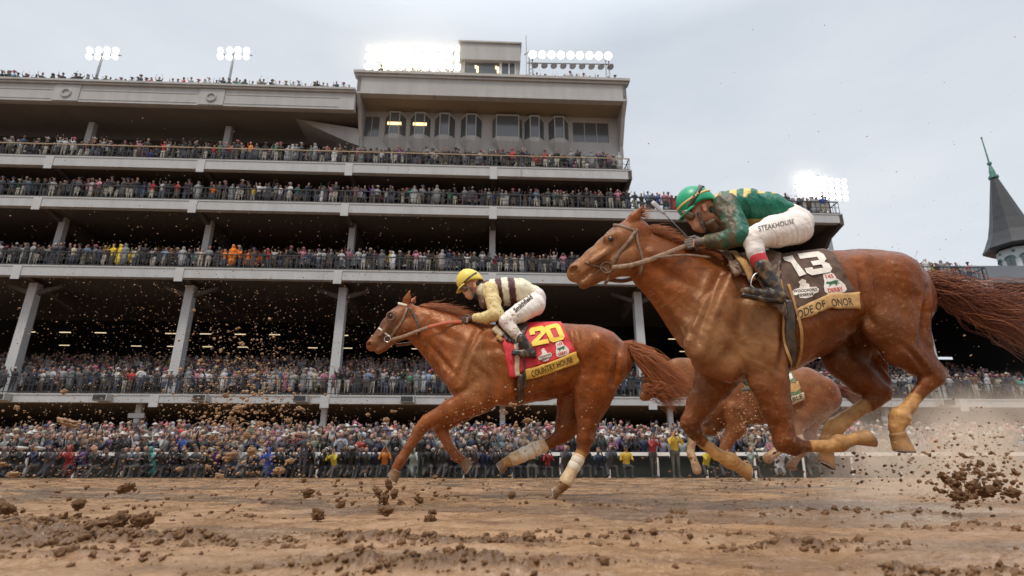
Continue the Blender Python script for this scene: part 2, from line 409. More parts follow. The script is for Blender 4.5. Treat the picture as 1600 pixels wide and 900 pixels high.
def slab(zt, zb, x1, depth=13, x0=XL):
    b = MB(); b.box(x0, x1, 0, .45, zb, zt); b.box(x0, x1, .45, depth, zt - .35, zt - .02)
    o = b.build('floor_slab', M_conc, st)
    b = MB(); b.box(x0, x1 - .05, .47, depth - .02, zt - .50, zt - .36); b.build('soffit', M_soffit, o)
    for k in range(-4, 4):                              # expansion joint covers
        x = -1.4 + 10.8 * k
        if x0 < x < x1 - .4: b = MB(); b.box(x - .28, x + .28, -.05, -.002, zb - .28, zt - .05); b.build('joint_cover', M_col, o)
    b = MB(); b.box(x0, x1, -.035, -.003, zt - .10, zt + .01); b.build('edge_trim', M_conc2, o)
    return o
def railing(z, x0, x1, end=True, wood=False, step=.36, y=.12, hgt=1.08):
    b = MB(); r = st
    b.cur = 1 if wood else 0
    b.box(x0, x1, y - .04, y + .04, z + hgt - .06, z + hgt); b.cur = 0
    b.box(x0, x1, y - .02, y + .02, z + .10, z + .14); b.box(x0, x1, y - .012, y + .012, z + .55, z + .58)
    n = int((x1 - x0) / step)
    for i in range(n + 1):
        x = x0 + i * step; wd = .035 if i % 6 == 0 else .012
        b.box(x - wd, x + wd, y - wd, y + wd, z, z + hgt - .06)
    if end:
        b.box(x1 - .03, x1 + .03, y, 3.2, z + hgt - .06, z + hgt)
        for i in range(9): b.box(x1 - .015, x1 + .015, y + i * .36 - .015, y + i * .36 + .015, z, z + hgt - .06)
    b.build('railing', [M_rail, M_tan], r)
ZA, ZB, ZC, ZD = 22.24, 18.9, 13.7, 5.0
XA, XB, XC = 9.2, 25.2, 35.6
slab(ZA, 21.45, XA); railing(ZA, XL, XA - .1, wood=True)
slab(ZB, 18.15, XB); railing(ZB, XL, XB - .1)
slab(ZC, 12.95, XC); railing(ZC, XL, XC - .1, step=.30)
slab(ZD, 4.45, 62, 14); railing(ZD, XL, 62, end=False, step=.30)
# terraces that carry the crowd
def terrace(z0, x0, x1, y0, step_y, step_z, n):
    b = MB()
    for i in range(n): b.box(x0, x1, y0 + i * step_y + .001 * i, y0 + (i + 1) * step_y + .3, z0 - .3, z0 + i * step_z)
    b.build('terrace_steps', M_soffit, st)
terrace(ZD, XL, 62, 1.4, .95, .30, 11); terrace(ZC, XL, XC - .4, 1.3, .9, .42, 6); terrace(ZB, XL, XB - .4, 1.3, .9, .12, 3); terrace(ZA, XL, XA - .4, 1.3, .9, .12, 3)
# back walls
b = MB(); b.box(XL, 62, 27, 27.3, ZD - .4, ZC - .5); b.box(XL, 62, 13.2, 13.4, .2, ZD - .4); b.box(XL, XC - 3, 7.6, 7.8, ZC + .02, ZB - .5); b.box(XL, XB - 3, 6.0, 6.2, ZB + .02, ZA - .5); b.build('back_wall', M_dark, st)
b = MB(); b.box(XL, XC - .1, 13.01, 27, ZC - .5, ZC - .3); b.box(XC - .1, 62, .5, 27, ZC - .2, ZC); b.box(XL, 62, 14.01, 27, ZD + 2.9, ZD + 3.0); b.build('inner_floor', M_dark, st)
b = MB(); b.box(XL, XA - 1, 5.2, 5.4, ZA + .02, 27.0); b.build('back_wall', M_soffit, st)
# lit strip lamps deep inside the hall
for k in range(-15, 6):
    for (yy_, zz_, s_, dx_) in ((12.8, 12.0, 3.05, 0), (19.5, 12.25, 3.5, 1.1)):
        x = k * s_ + dx_
        if -45 < x < 22 and (k * 7 + int(yy_)) % 5 != 0:
            b = MB(); b.box(x, x + .95, yy_, yy_ + .10, zz_, zz_ + .05); b.build('strip_lamp', M_tube, st)
# columns
def column(x, y, z0, z1, w0, w1, br=False):
    b = MB()
    b.add([(x + sx * wx, y + sy * wx, z) for z, wx in ((z0, w0), (z1, w1)) for sx, sy in ((-1, -1), (1, -1), (1, 1), (-1, 1))], [(0, 1, 5, 4), (1, 2, 6, 5), (2, 3, 7, 6), (3, 0, 4, 7), (4, 5, 6, 7)])
    o = b.build('column', M_col, st)
    if br:
        for sx in (-1, 1):
            b = MB(); b.add([(x + sx * w1, y - .12, z1 - .5), (x + sx * w1, y + .12, z1 - .5), (x + sx * 1.9, y - .12, z1 - .02), (x + sx * 1.9, y + .12, z1 - .02), (x + sx * 1.9, y - .12, z1 - .22), (x + sx * 1.9, y + .12, z1 - .22), (x + sx * w1, y - .12, z1 - .85), (x + sx * w1, y + .12, z1 - .85)],
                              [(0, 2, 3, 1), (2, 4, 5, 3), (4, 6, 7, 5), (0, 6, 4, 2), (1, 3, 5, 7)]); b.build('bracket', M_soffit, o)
    return o
for k in range(-5, 6):
    x = -1.4 + 10.75 * k
    if x < 35: column(x, 1.7, ZD + .0, 12.9 - .02, .33, .28, True)
    if x < XB - 2: column(x, 2.6, ZC + .4, ZB - .5, .24, .22)
    if x < XA - 2: column(x, 2.6, ZB + .2, ZA - .5, .20, .18)
    if x < XA - 2: column(x, 2.8, ZA + .2, 26.9 if x < -12 else 24.8, .24, .22)
for x in (-36.0, -24.3, -12.4, -.6, 10.8, 26.0, 38): column(x, .9, 0, 4.48, .17, .17)
for x, y in ((32.6, 3.6),): column(x, y, ZD, 12.9, .28, .25)
for x in (-36.0, -24.3, 26.0):      # cross-shaped column heads
    b = MB(); b.box(x - .5, x + .5, .62, .72, 3.55, 3.85); b.build('column_sign', M_col, st)
# raking cantilever beams under the slabs
for zb, x1 in ((21.45, XA), (18.15, XB), (12.95, XC)):
    for k in range(-5, 5):
        x = -1.4 + 10.8 * k
        if x < x1 - 1:
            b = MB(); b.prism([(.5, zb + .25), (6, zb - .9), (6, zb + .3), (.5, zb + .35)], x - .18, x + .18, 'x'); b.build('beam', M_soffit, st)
# end walls of the cantilevers
for x, P in ((XA - .3, [(0, ZA), (0, 21.45), (1.6, 21.0), (3.0, 19.6), (3.2, 18.92), (9, 18.92), (9, ZA)]), (XB - .3, [(0, ZB), (0, 18.0), (1.7, 17.6), (3.0, 16.6), (3.8, 15.2), (3.8, 14.3), (4.6, 14.2), (4.6, 13.75), (9, 13.75), (9, ZB)])):
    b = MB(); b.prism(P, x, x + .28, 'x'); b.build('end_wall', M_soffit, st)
# roof of the long wing
b = MB(); b.box(XL, -12.3, 0, .5, 26.95, 28.45); b.box(XL, -12.3, .5, 14, 28.1, 28.4); b.box(XL, -12.3, -.16, .55, 28.46, 28.62); b.box(XL, -12.3, -.28, .55, 28.63, 28.80)
rf = b.build('roof', M_conc2, st)
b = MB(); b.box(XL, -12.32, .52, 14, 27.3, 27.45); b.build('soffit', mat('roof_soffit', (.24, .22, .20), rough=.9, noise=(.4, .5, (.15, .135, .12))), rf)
for k in range(-5, -1):
    x = -1.6 + 10.8 * k
    b = MB(); b.box(x - .95, x + .95, -.06, -.002, 27.0, 28.42); b.tube([(x + .33 * math.cos(a), -.09, 27.65 + .33 * math.sin(a)) for a in np.linspace(0, 2 * math.pi, 17)], .07, 6, cap=False); b.build('roof_panel', M_conc2, rf)
for k in range(-5, -1):
    x = -1.6 + 10.8 * k; b = MB(); b.box(x + 1.05, x + 9.7, -.03, -.002, 27.15, 27.22); b.box(x + 1.05, x + 9.7, -.03, -.002, 27.95, 28.02); b.build('roof_moulding', M_conc2, rf)
# taller tower block with the press box
b = MB(); b.box(-12.25, 9.25, 0, .5, 28.45, 30.05); b.box(-12.25, 9.25, .5, 12, 29.3, 29.9); b.box(-12.4, 9.4, -.14, .55, 30.06, 30.26); b.box(-12.55, 9.55, -.30, .6, 30.27, 30.50); b.box(-12.25, 9.25, -.06, -.002, 28.46, 28.62)
tw = b.build('tower_roof', M_conc2, st)
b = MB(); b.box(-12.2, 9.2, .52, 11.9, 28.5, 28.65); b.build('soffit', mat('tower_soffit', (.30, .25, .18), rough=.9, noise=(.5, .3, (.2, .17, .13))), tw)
for x in (-12.25, 8.95):
    b = MB(); b.prism([(0, 30.0), (0, 28.45), (.9, 27.6), (2.1, 25.6), (2.1, 24.7), (9, 24.7), (9, 29.2), (.51, 29.2), (.51, 30.0)], x, x + .3, 'x'); b.build('side_wall', M_conc2, tw)
PW = [(-12.0, -10.75, 'f'), (-10.3, -8.6, 'b'), (-8.25, -6.6, 'b'), (-6.25, -4.6, 'b'), (-4.1, -2.4, 'b'), (-1.5, .95, 'w'), (1.15, 2.75, 'b'), (3.15, 4.8, 'b'), (5.15, 8.2, 'f')]
YP = 2.3; z0, z1, z2, z3 = 24.75, 26.15, 28.0, 28.5
b = MB(); xs = [-12.0] + [v for w_ in PW for v in w_[:2]] + [8.95]
b.box(-12.0, 8.95, YP, YP + .3, z0, z1 - .05); b.box(-12.0, 8.95, YP, YP + .3, z2, z3)
for a, c in zip(xs[0::2], xs[1::2]):
    if c - a > .02: b.box(a, c, YP + .002, YP + .298, z1 - .05, z2)
b.box(-12.0, 8.95, YP + .3, 6.5, z0 - .2, z0)
pb = b.build('press_box', M_conc2, st)
b = MB(); b.box(-12, 8.9, 6.5, 6.7, z0, z3); b.build('inner_wall', M_dark, pb)
for a, c, kind in PW:
    b = MB(); m = (a + c) / 2; hw = (c - a) / 2
    if kind in 'bw':
        k = .45 if kind == 'b' else .75; P = [(a - .1, YP), (m - hw * k, YP - .55), (m + hw * k, YP - .55), (c + .1, YP)]
        low = [(a - .1, YP), (m - hw * .4, YP - .12), (m + hw * .4, YP - .12), (c + .1, YP)]
        n = 4
        b.add([(x, y, z1 - .05) for x, y in P] + [(x, y, z1 - .45) for x, y in P] + [(x, y + .02, z0 - .05 if i in (1, 2) else z0 + .3) for i, (x, y) in enumerate(low)] ,
              [(i, i + 1, n + i + 1, n + i) for i in range(3)] + [(n + i, n + i + 1, 2 * n + i + 1, 2 * n + i) for i in range(3)] + [(0, 3, 2, 1)])
        bo = b.build('bay', M_conc2, pb)
        b = MB(); gl = [(x * .999 + (.06 if i == 0 else -.06 if i == 3 else 0), y + .05) for i, (x, y) in enumerate(P)]
        b.add([(x, y, z1 - .05) for x, y in gl] + [(x, y, z2 + (.12 if i in (1, 2) else -.12)) for i, (x, y) in enumerate(gl)], [(i, i + 1, n + i + 1, n + i) for i in range(3)]); wo = b.build('window', M_glass, bo)
        b = MB()
        for i in range(4): b.tube([(gl[i][0], gl[i][1] - .03, z1 - .05), (gl[i][0], gl[i][1] - .03, z2 + (.12 if i in (1, 2) else -.12))], .05, 6)
        for i in range(3): b.tube([(gl[i][0], gl[i][1] - .03, z2 + (.12 if i in (1, 2) else -.12)), (gl[i + 1][0], gl[i + 1][1] - .03, z2 + (.12 if i + 1 in (1, 2) else -.12))], .07, 6)
        b.build('window_frame', M_frame, bo)
    else:
        b.box(a, c, YP + .10, YP + .14, z1 - .05, z2); wo = b.build('window', M_glass, pb)
        b = MB(); n = max(2, int((c - a) / .8))
        for i in range(n + 1): xx = a + (c - a) * i / n; b.box(xx - .03, xx + .03, YP + .04, YP + .095, z1 - .05, z2)
        b.build('window_frame', M_frame, wo)
for x in (-9.45, -7.4):
    b = MB(); b.box(x - .55, x + .55, YP - .56, YP - .52, 26.9, 27.15); b.build('lit_ceiling', M_tube2, pb)
b = MB(); P = [atY(x, y, 39.4) for x, y in ((470, 197), (566, 210), (566, 236), (548, 230))]; b.prism([(p[0] + .0, p[2]) for p in P], 1.9, 5.0, 'y'); b.build('stair_underside', M_conc2, st)
# announcer's booth on the roof
bt = MB(); bt.box(-4.25, .62, 1.0, 5.5, 29.9, 31.35); bt.box(-4.25, -3.95, 1.0, 5.5, 31.35, 32.7); bt.box(.35, .62, 1.0, 5.5, 31.35, 32.7); bt.box(-4.25, .62, 5.2, 5.5, 31.35, 32.7)
bt.box(-4.35, .75, .7, 5.7, 32.7, 34.35); bt.box(-4.45, .85, .55, 5.8, 34.36, 34.5)
bh = bt.build('announcer_booth', M_conc2, st)
b = MB(); b.box(-3.95, .35, 1.1, 1.14, 31.35, 32.7); b.build('window', M_glass, bh)
b = MB()
for x in (-3.95, -.95, -.85, -.2, .33): b.box(x - .05, x + .05, 1.02, 1.09, 31.35, 32.7)
b.box(-3.95, .35, 1.02, 1.09, 31.33, 31.42); b.build('window_frame', M_white, bh)
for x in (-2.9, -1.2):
    b = MB(); b.box(x, x + .16, 1.05, 1.08, 31.7, 32.3); b.box(x - .14, x, 1.05, 1.08, 32.1, 32.4); b.build('painted_reflection', M_tube2, bh)  # glowing pieces before the glass imitate lamps reflected in it
b = MB(); b.tube([(1.25, 1, 30.4), (1.25, 1, 35.6)], .035, 6); b.tube([(1.1, 1, 33.6), (1.5, 1, 33.9)], .06, 6); b.build('mast', M_frame, bh)
# slate clubhouse roof and twin-spire tower at the right
M_slate = mat('slate', (.022, .023, .027), rough=.5, noise=(1.5, .5, (.045, .047, .053)), bump=(8, .4, .03))
M_copper = mat('copper_green', (.08, .22, .18), rough=.5)
M_cream = mat('spire_white', (.60, .65, .66), rough=.6, noise=(1.2, .3, (.45, .5, .5)))
cr_ = thing('clubhouse', 'dark slate clubhouse roof beyond the right end of the stand', 'clubhouse', (0, 0, 0))
b = MB(); b.prism([(40.0, 15.0), (60.0, 15.2), (60.0, 21.5), (41.5, 15.6)], 34.3, 74.3, 'x'); b.add([], [])
b2_ = MB()
P0 = [(36.5, 40.3, 14.0), (75, 40.3, 14.0), (75, 50, 19), (42, 50, 19), (36.5, 40.3, 13.7), (75, 40.3, 13.7), (75, 50, 13.7), (42, 50, 13.7)]
b2_.add(P0, [(0, 1, 2, 3), (4, 7, 6, 5), (0, 4, 5, 1), (1, 5, 6, 2), (2, 6, 7, 3), (3, 7, 4, 0)]); b2_.build('roof', M_slate, cr_)
b = MB(); b.box(40, 75, 42, 50, ZD, 13.69); b.build('wall', M_dark, cr_)
sp = thing('spire_tower', 'octagonal white tower with tall dark slate spire and green finial at right', 'spire', (58.5, 60, 0))
def octa(b, prof, n=8): b.lathe(prof, n)
b = MB(); octa(b, [(1.95, 15), (1.95, 20.4), (2.2, 20.45), (2.2, 20.9), (1.85, 20.95), (1.85, 24.6)]); b.build('drum', M_cream, sp)
b = MB(); octa(b, [(1.85, 24.7), (2.95, 24.75), (3.02, 24.95), (2.65, 25.6), (2.1, 26.8), (1.65, 28.4), (1.15, 30.6), (.70, 32.6), (.38, 34.0)]); b.build('spire', M_slate, sp)
b = MB(); octa(b, [(.38, 34.0), (.52, 34.1), (.52, 34.35), (.34, 34.45), (.30, 35.0), (.12, 35.9), (.24, 36.0), (.24, 36.25), (.09, 36.3), (.06, 39.6), (.12, 39.7), (.01, 40.0)], 12); b.build('finial', M_copper, sp)
for k in range(8):
    a = 2 * math.pi * (k + .5) / 8; d = Vector((math.cos(a), math.sin(a), 0)); t = Vector((-d.y, d.x, 0)); c = d * 1.73
    b = MB(); arch = [(-.42, 21.4), (.42, 21.4), (.42, 23.3)] + [(.42 * math.cos(q), 23.3 + .42 * math.sin(q)) for q in np.linspace(0, math.pi, 9)[1:-1]] + [(-.42, 23.3)]
    b.add([c + t * u + Vector((0, 0, z)) for u, z in arch], [tuple(range(len(arch)))]); w_ = b.build('window', M_glass, sp)
    b = MB(); b.tube([c + d * .03 + t * u * 1.25 + Vector((0, 0, z)) for u, z in arch[2:]], .07, 6); b.build('window_frame', M_copper, w_); b = MB(); b.tube([c + d * .03 + Vector((0, 0, 22)), c + d * .03 + Vector((0, 0, 23.6))], .04, 6); b.build('mullion', M_copper, w_)
    b = MB(); b.tube([d * 1.72 + t * .5 + Vector((0, 0, 24.2)), d * 1.80 + t * .5 + Vector((0, 0, 24.2))], .16, 8); b.build('ornament', M_copper, sp)
# loudspeakers hung on the lowest fascia
def ordinal(k): return ['first', 'second', 'third', 'fourth', 'fifth', 'sixth', 'seventh', 'eighth', 'ninth', 'tenth', 'eleventh', 'twelfth', 'thirteenth', 'fourteenth', 'fifteenth', 'sixteenth', 'seventeenth', 'eighteenth', 'nineteenth', 'twentieth'][k]
base = None
for i, x in enumerate((-32.2, -26.0, -19.9, -13.6, -6.8, 14.5, 18.6, 24.0, 29.5)):
    o = thing('loudspeaker', 'grey loudspeaker box on the lowest white fascia, %s from the left' % ordinal(i), 'loudspeaker', (x, 37.3 + .048 * x - .32, 4.55), math.atan(.048), 'loudspeakers along the lowest fascia')
    b = MB(); b.box(-.45, .45, -.3, .25, -.05, .38); b.build('cabinet', M_frame, o); b = MB(); b.box(-.38, .38, -.33, -.302, 0, .32); b.build('grille', M_rail, o)

# ================================================================= FLOODLIGHTS
M_lit = mat('lit_floodlight', (1, 1, 1), emit=(1, .97, .93, 9)); M_lit_w = mat('lit_floodlight_warm', (1, 1, 1), emit=(1, .84, .58, 13)); M_hous = mat('lamp_housing', (.30, .31, .32), rough=.4, metal=.4)
def lampmesh(m_):
    b = MB(); prof = [(.02, .26), (.12, .25), (.2, .18), (.27, .05), (.30, 0)]; b.lathe(prof, 16); h_ = b.mesh('housing', True); h_.materials.append(M_hous)
    b = MB(); b.lathe([(.001, .03), (.28, .02)], 16); l_ = b.mesh('lens', True); l_.materials.append(m_); return h_, l_
LM = {0: lampmesh(M_lit), 1: lampmesh(M_lit_w), 3: lampmesh(mat('hot_floodlight', (1, 1, 1), emit=(1, .97, .90, 22))), 2: lampmesh(mat('unlit_lens', (.35, .33, .33), rough=.2))}
def lamp(parent, x, y, z, aim, warm=0, s=1.0):
    """housing opens towards aim"""
    q = Vector(aim).normalized().to_track_quat('-Z', 'Y'); o = bpy.data.objects.new('lamp', LM[warm][0]); COL.objects.link(o); o.parent = parent; o.location = (x, y, z); o.rotation_euler = q.to_euler(); o.scale = (s, s, s)
    l_ = bpy.data.objects.new('lens', LM[warm][1]); COL.objects.link(l_); l_.parent = o
AIM = Vector((.1, -1, -.62))
fb = thing('floodlight_bank', 'blazing three-row floodlight bank on the tower roof left of the booth', 'floodlights', (0, 38.3, 0), 0, 'floodlights on the stand roof')
for r_ in range(3):
    for c_ in range(12): lamp(fb, -12.0 + c_ * .68, 0, 32.3 + r_ * .92, AIM, 1)
    b = MB(); b.tube([(-12.4, .25, 32.3 + r_ * .92), (-4.2, .25, 32.3 + r_ * .92)], .05, 6); b.build('crossbar', M_hous, fb)
for x in (-11.4, -5.0): b = MB(); b.tube([(x, .3, 30.3), (x, .3, 34.3)], .09, 8); b.build('post', M_hous, fb)
fb = thing('floodlight_bank', 'long two-row floodlight bank on the tower roof right of the booth', 'floodlights', (0, 38.6, 0), 0, 'floodlights on the stand roof')
for c_ in range(9):
    lamp(fb, 1.75 + c_ * .80, 0, 33.85 - c_ * .02, AIM, 0, 1.1); lamp(fb, 1.95 + c_ * .80, .35, 33.0 - c_ * .02, (.1, -.35, -1), 2, .95)
b = MB(); b.tube([(1.3, .4, 33.3), (8.6, .4, 33.15)], .06, 6); b.build('crossbar', M_hous, fb)
for x in (1.6, 8.1):
    b = MB()
    for dx_ in (-.14, .14): b.tube([(x + dx_, .4, 30.4), (x + dx_, .4, 33.9)], .05, 6)
    for k in range(8): b.tube([(x - .14, .4, 30.5 + k * .42), (x + .14, .4, 30.7 + k * .42)], .03, 5)
    b.build('post', M_hous, fb)
fb = thing('floodlight_bank', 'slanting four-row floodlight bank above the right end of the stand', 'floodlights', (0, 50, 0), 0, 'floodlights on the stand roof')
for r_ in range(4):
    for c_ in range(8): p = atY(1247 + c_ * 10.2 + r_ * 1.2, 277 + r_ * 9.0 + c_ * .9, 50); lamp(fb, p[0], 0, p[2], (-.5, -1, -.6), 3 if c_ < 4 else 0, .80)
    p0 = atY(1243, 277 + r_ * 9, 50); p1 = atY(1322, 283 + r_ * 9, 50); b = MB(); b.tube([(p0[0], .25, p0[2]), (p1[0], .25, p1[2])], .05, 6); b.build('crossbar', M_hous, fb)
p = atY(1285, 300, 50); b = MB(); b.tube([(p[0], .4, 14), (p[0], .4, p[2] + 2)], .22, 10); b.build('post', M_hous, fb)
for lab, xb, xl in (('cluster of floodlights on a thin pole above the left roof, farthest left', (150, 161), (133, 190)), ('cluster of floodlights on a thin pole above the middle of the left roof', (360, 366), (338, 392))):
    Yp = 38.6; p0 = atY(xb[0], 134, Yp); p1 = atY(xb[1], 84, Yp)
    fb = thing('floodlight_pole', lab, 'floodlights', (p1[0], Yp, 28.4), 0, 'floodlights on poles above the roof')
    b = MB(); b.tube([(0, 0, 0), (0, 0, p1[2] - 28.4)], .10, 8); b.build('pole', M_hous, fb)
    b = MB(); b.tube([(-1.3, .1, p1[2] - 28.4), (1.5, .1, p1[2] - 28.5)], .05, 6); b.build('crossbar', M_hous, fb)
    for i, (dx_, dz_) in enumerate(((-1.2, .35), (-1.15, -.28), (-.45, .38), (-.4, -.3), (.25, .42), (.35, -.25), (1.0, .34), (1.05, -.28))):
        lamp(fb, dx_, 0, p1[2] - 28.4 + dz_, (.9, -.3, -.35) if dx_ == -1.2 else AIM, 0, .88)
# ================================================================= SPECTATORS
def person_sdf(pose, hat, h, build=1.0, arm=0):
    """standing 1.72 m figure facing -y (towards the track); tags: 1 skin, 2 hair or hat, 3 top, 4 legs"""
    s = SDF(); k = .03
    cr = pose in ('kneel', 'sit')
    hz = .50 if cr else .92; hy = .02
    lean = -.16 if pose in ('kneel',) else -.05
    sh = np.array((0, hy + lean, hz + .50)); nk = sh + (0, -.01, .08); hd = nk + (0, -.04, .14)
    if pose == 'lean': sh = np.array((0, -.22, 1.36)); nk = sh + (0, -.05, .08); hd = nk + (0, -.06, .12)
    W = .125 * build
    s.limb((-.06, hy, hz), (.06, hy, hz), .13 * build, .13 * build, .9, k=.04, tagv=4 if not hat == 'hood' else 3)
    s.limb((0, hy, hz + .04), (0, sh[1], sh[2] - .10), W, W * 1.25, .85, k=.05, tagv=3)
    s.limb((-.13, sh[1], sh[2] - .02), (.13, sh[1], sh[2] - .02), .085 * build, .085 * build, .95, k=.05, tagv=3)
    s.limb(nk, hd, .055, .06, 1, k=.02, tagv=1); s.limb(hd + (0, 0, -.02), hd + (0, .01, .05), .082, .088, 1.15, k=.015, tagv=1)
    s.limb(hd + (0, -.10, -.01), hd + (0, -.09, -.03), .018, .02, 1, k=.02, tagv=1)
    if hat == 'bare': s.limb(hd + (0, .035, .055), hd + (0, .045, .02), .092, .085, 1.1, k=.01, tagv=2)
    elif hat == 'cap': s.limb(hd + (0, .015, .075), hd + (0, .02, .06), .09, .09, 1.1, k=.01, tagv=2); s.limb(hd + (-.03, -.12, .05), hd + (.03, -.12, .05), .035, .035, 1.5, k=.01, tagv=2)
    elif hat == 'brim':
        s.limb(hd + (0, .01, .08), hd + (0, .01, .13), .095, .08, 1.1, k=.01, tagv=2)
        for a in np.linspace(0, 6.283, 9)[:-1]:
            s.limb(hd + (0, 0, .085), hd + (.19 * math.cos(a), .19 * math.sin(a), .08), .035, .028, 1, k=.02, tagv=2)
    else: s.limb(hd + (0, .03, .05), hd + (0, .05, -.05), .11, .12, 1.1, k=.03, tagv=3)
    def armto(sg, el, ha):
        a = sh + (sg * .19 * build, 0, -.02); s.limb(a, el, .058, .047, 1, k=.02, tagv=3); s.limb(el, ha, .045, .032, 1, k=.01, tagv=3); s.limb(ha, ha + (np.array(ha) - el) * .25, .036, .03, 1, k=.01, tagv=1)
    for sg in (-1, 1):
        S0 = sh + (sg * .19 * build, 0, 0)
        if pose in ('photo', 'kneel', 'lean'): armto(sg, sh + (sg * .25, -.20, -.20), hd + (sg * .07, -.20, -.01))
        elif pose == 'cheer' and sg == (1 if arm else -1): armto(sg, sh + (sg * .30, -.06, .20), sh + (sg * .24, -.12, .50))
        elif pose == 'up': armto(sg, sh + (sg * .30, -.05, .18), sh + (sg * .20, -.10, .50))
        elif pose == 'clap': armto(sg, sh + (sg * .26, -.12, -.24), sh + (sg * .05, -.34, -.06))
        elif pose == 'sit': armto(sg, sh + (sg * .27, -.10, -.26), sh + (sg * .12, -.32, -.20))
        else: armto(sg, sh + (sg * .27, 0, -.27), sh + (sg * .26, -.06, -.52))
        if cr:
            kn = (sg * .18, -.38 if pose == 'sit' else (-.30 if sg > 0 else -.22), .46 if sg > 0 or pose == 'sit' else .14); ft = (sg * .16, -.40 if (sg > 0 or pose == 'sit') else .24, .05)
            s.limb((sg * .10, hy, hz - .04), kn, .095, .065, 1, k=.03, tagv=4); s.limb(kn, ft, .062, .045, 1, k=.02, tagv=4); s.limb(ft, np.array(ft) + (0, -.12, -.01), .045, .04, 1, k=.01, tagv=4)
        else:
            s.limb((sg * .09, hy, hz - .03), (sg * .10, -.02, .48), .092, .062, 1, k=.03, tagv=4); s.limb((sg * .10, -.02, .48), (sg * .11, 0, .07), .058, .04, 1, k=.02, tagv=4); s.limb((sg * .11, .0, .05), (sg * .12, -.15, .04), .045, .038, 1, k=.01, tagv=4)
    if hat == 'hood': s.limb((0, hy, hz + .2), (0, hy, hz - (.18 if cr else .34)), .19, .25, .75, k=.05, tagv=3)
    elif pose == 'dress': pass
    V, Q = s.mesh(h, relax=1); return V, Q, s.nearest(V)
crng = np.random.default_rng(77); prng = random.Random(12)
COATS = {'white': (.62, .62, .62), 'pale grey': (.36, .37, .39), 'black': (.018, .018, .02), 'navy': (.02, .035, .09), 'dark grey': (.07, .07, .08), 'pink': (.55, .22, .30), 'red': (.52, .03, .03), 'yellow': (.75, .55, .04),
         'light blue': (.25, .38, .55), 'green': (.05, .22, .12), 'brown': (.16, .09, .05), 'cream': (.55, .48, .36), 'purple': (.16, .07, .28), 'orange': (.75, .20, .02), 'blue': (.03, .10, .45), 'teal': (.05, .35, .33)}
CW = {'white': 15, 'pale grey': 15, 'black': 30, 'navy': 13, 'dark grey': 24, 'pink': 5, 'red': 3, 'yellow': .7, 'light blue': 3.5, 'green': 1, 'brown': 6, 'cream': 5, 'purple': .8, 'orange': .4, 'blue': .9, 'teal': .5}
CK = list(COATS); CWp = np.array([CW[k] for k in CK]); CWp = CWp / CWp.sum()
M_crowd = mat('crowd_clothes', attr='col', rough=.75)
# --- the packed mass of spectators
HV = .072; poses = ['stand', 'photo', 'cheer', 'clap', 'up', 'stand', 'photo', 'clap']; hats = ['bare', 'brim', 'cap', 'bare', 'bare', 'hood', 'bare', 'brim']
low = []
for i, (po, ha) in enumerate(zip(poses, hats)):
    V, Q, t = person_sdf(po, ha, HV, 1.0 + .05 * (i % 3), i % 2)
    for cut in (False, True):
        if cut:
            keep = V[:, 2] > .88; m = keep[Q].all(1); q = Q[m]; u = np.unique(q); mp_ = np.full(len(V), -1); mp_[u] = np.arange(len(u)); low.append((V[u], mp_[q], t[u]))
        else: low.append((V, Q, t))
# spots: (x, y, z, cut, scale)
spots = []
def row(x0, x1, y, z, sp, cut, jit=.12, skip=.04):
    x = x0 + crng.uniform(0, sp)
    while x < x1:
        if crng.uniform() > skip: spots.append((x + crng.normal(0, jit * .5), y + crng.normal(0, .13), z, cut))
        x += sp * crng.uniform(.6, 1.4)
def stand_row(x0, x1, y, z, sp, cut, **kw):
    n0 = len(spots); row(x0, x1, y, z, sp, cut, **kw); a = math.atan(.048)
    for i in range(n0, len(spots)):
        x, yy_, z_, c = spots[i]; spots[i] = (x * math.cos(a) - yy_ * math.sin(a), 37.3 + x * math.sin(a) + yy_ * math.cos(a), z_, c)
for k in range(3): stand_row(-47, XA - .6, .55 + .5 * k if k < 2 else 1.75, ZA + (.0 if k < 2 else .12), .40, k > 0, skip=.08)
for k in range(3): stand_row(-47, XB - .6, .55 + .5 * k if k < 2 else 1.75, ZB + (.0 if k < 2 else .12), .40, k > 0, skip=.08)
for k in range(7): stand_row(-47, XC - .8, .6 if k == 0 else 1.7 + .9 * (k - 1), ZC + (0 if k == 0 else (.42 + .0 * k) * (k - 1)), .43, k > 0)
for k in range(12): stand_row(-46, 52, .6 if k == 0 else 1.8 + .95 * (k - 1), ZD + (0 if k == 0 else .30 * (k - 1)), .44, k > 0)
stand_row(-50, -12.8, 1.0, 28.42, .45, True, skip=.12); stand_row(-12, -4.6, 1.1, 30.05, .55, True, skip=.1); stand_row(1.2, 9.0, 1.1, 30.05, .6, True, skip=.12)
for k in range(2, 10): row(-27, 38, 25.2 + .85 * k, .13 * k, .44, True)
allV, allQ, allC = [], [], []; nb = 0
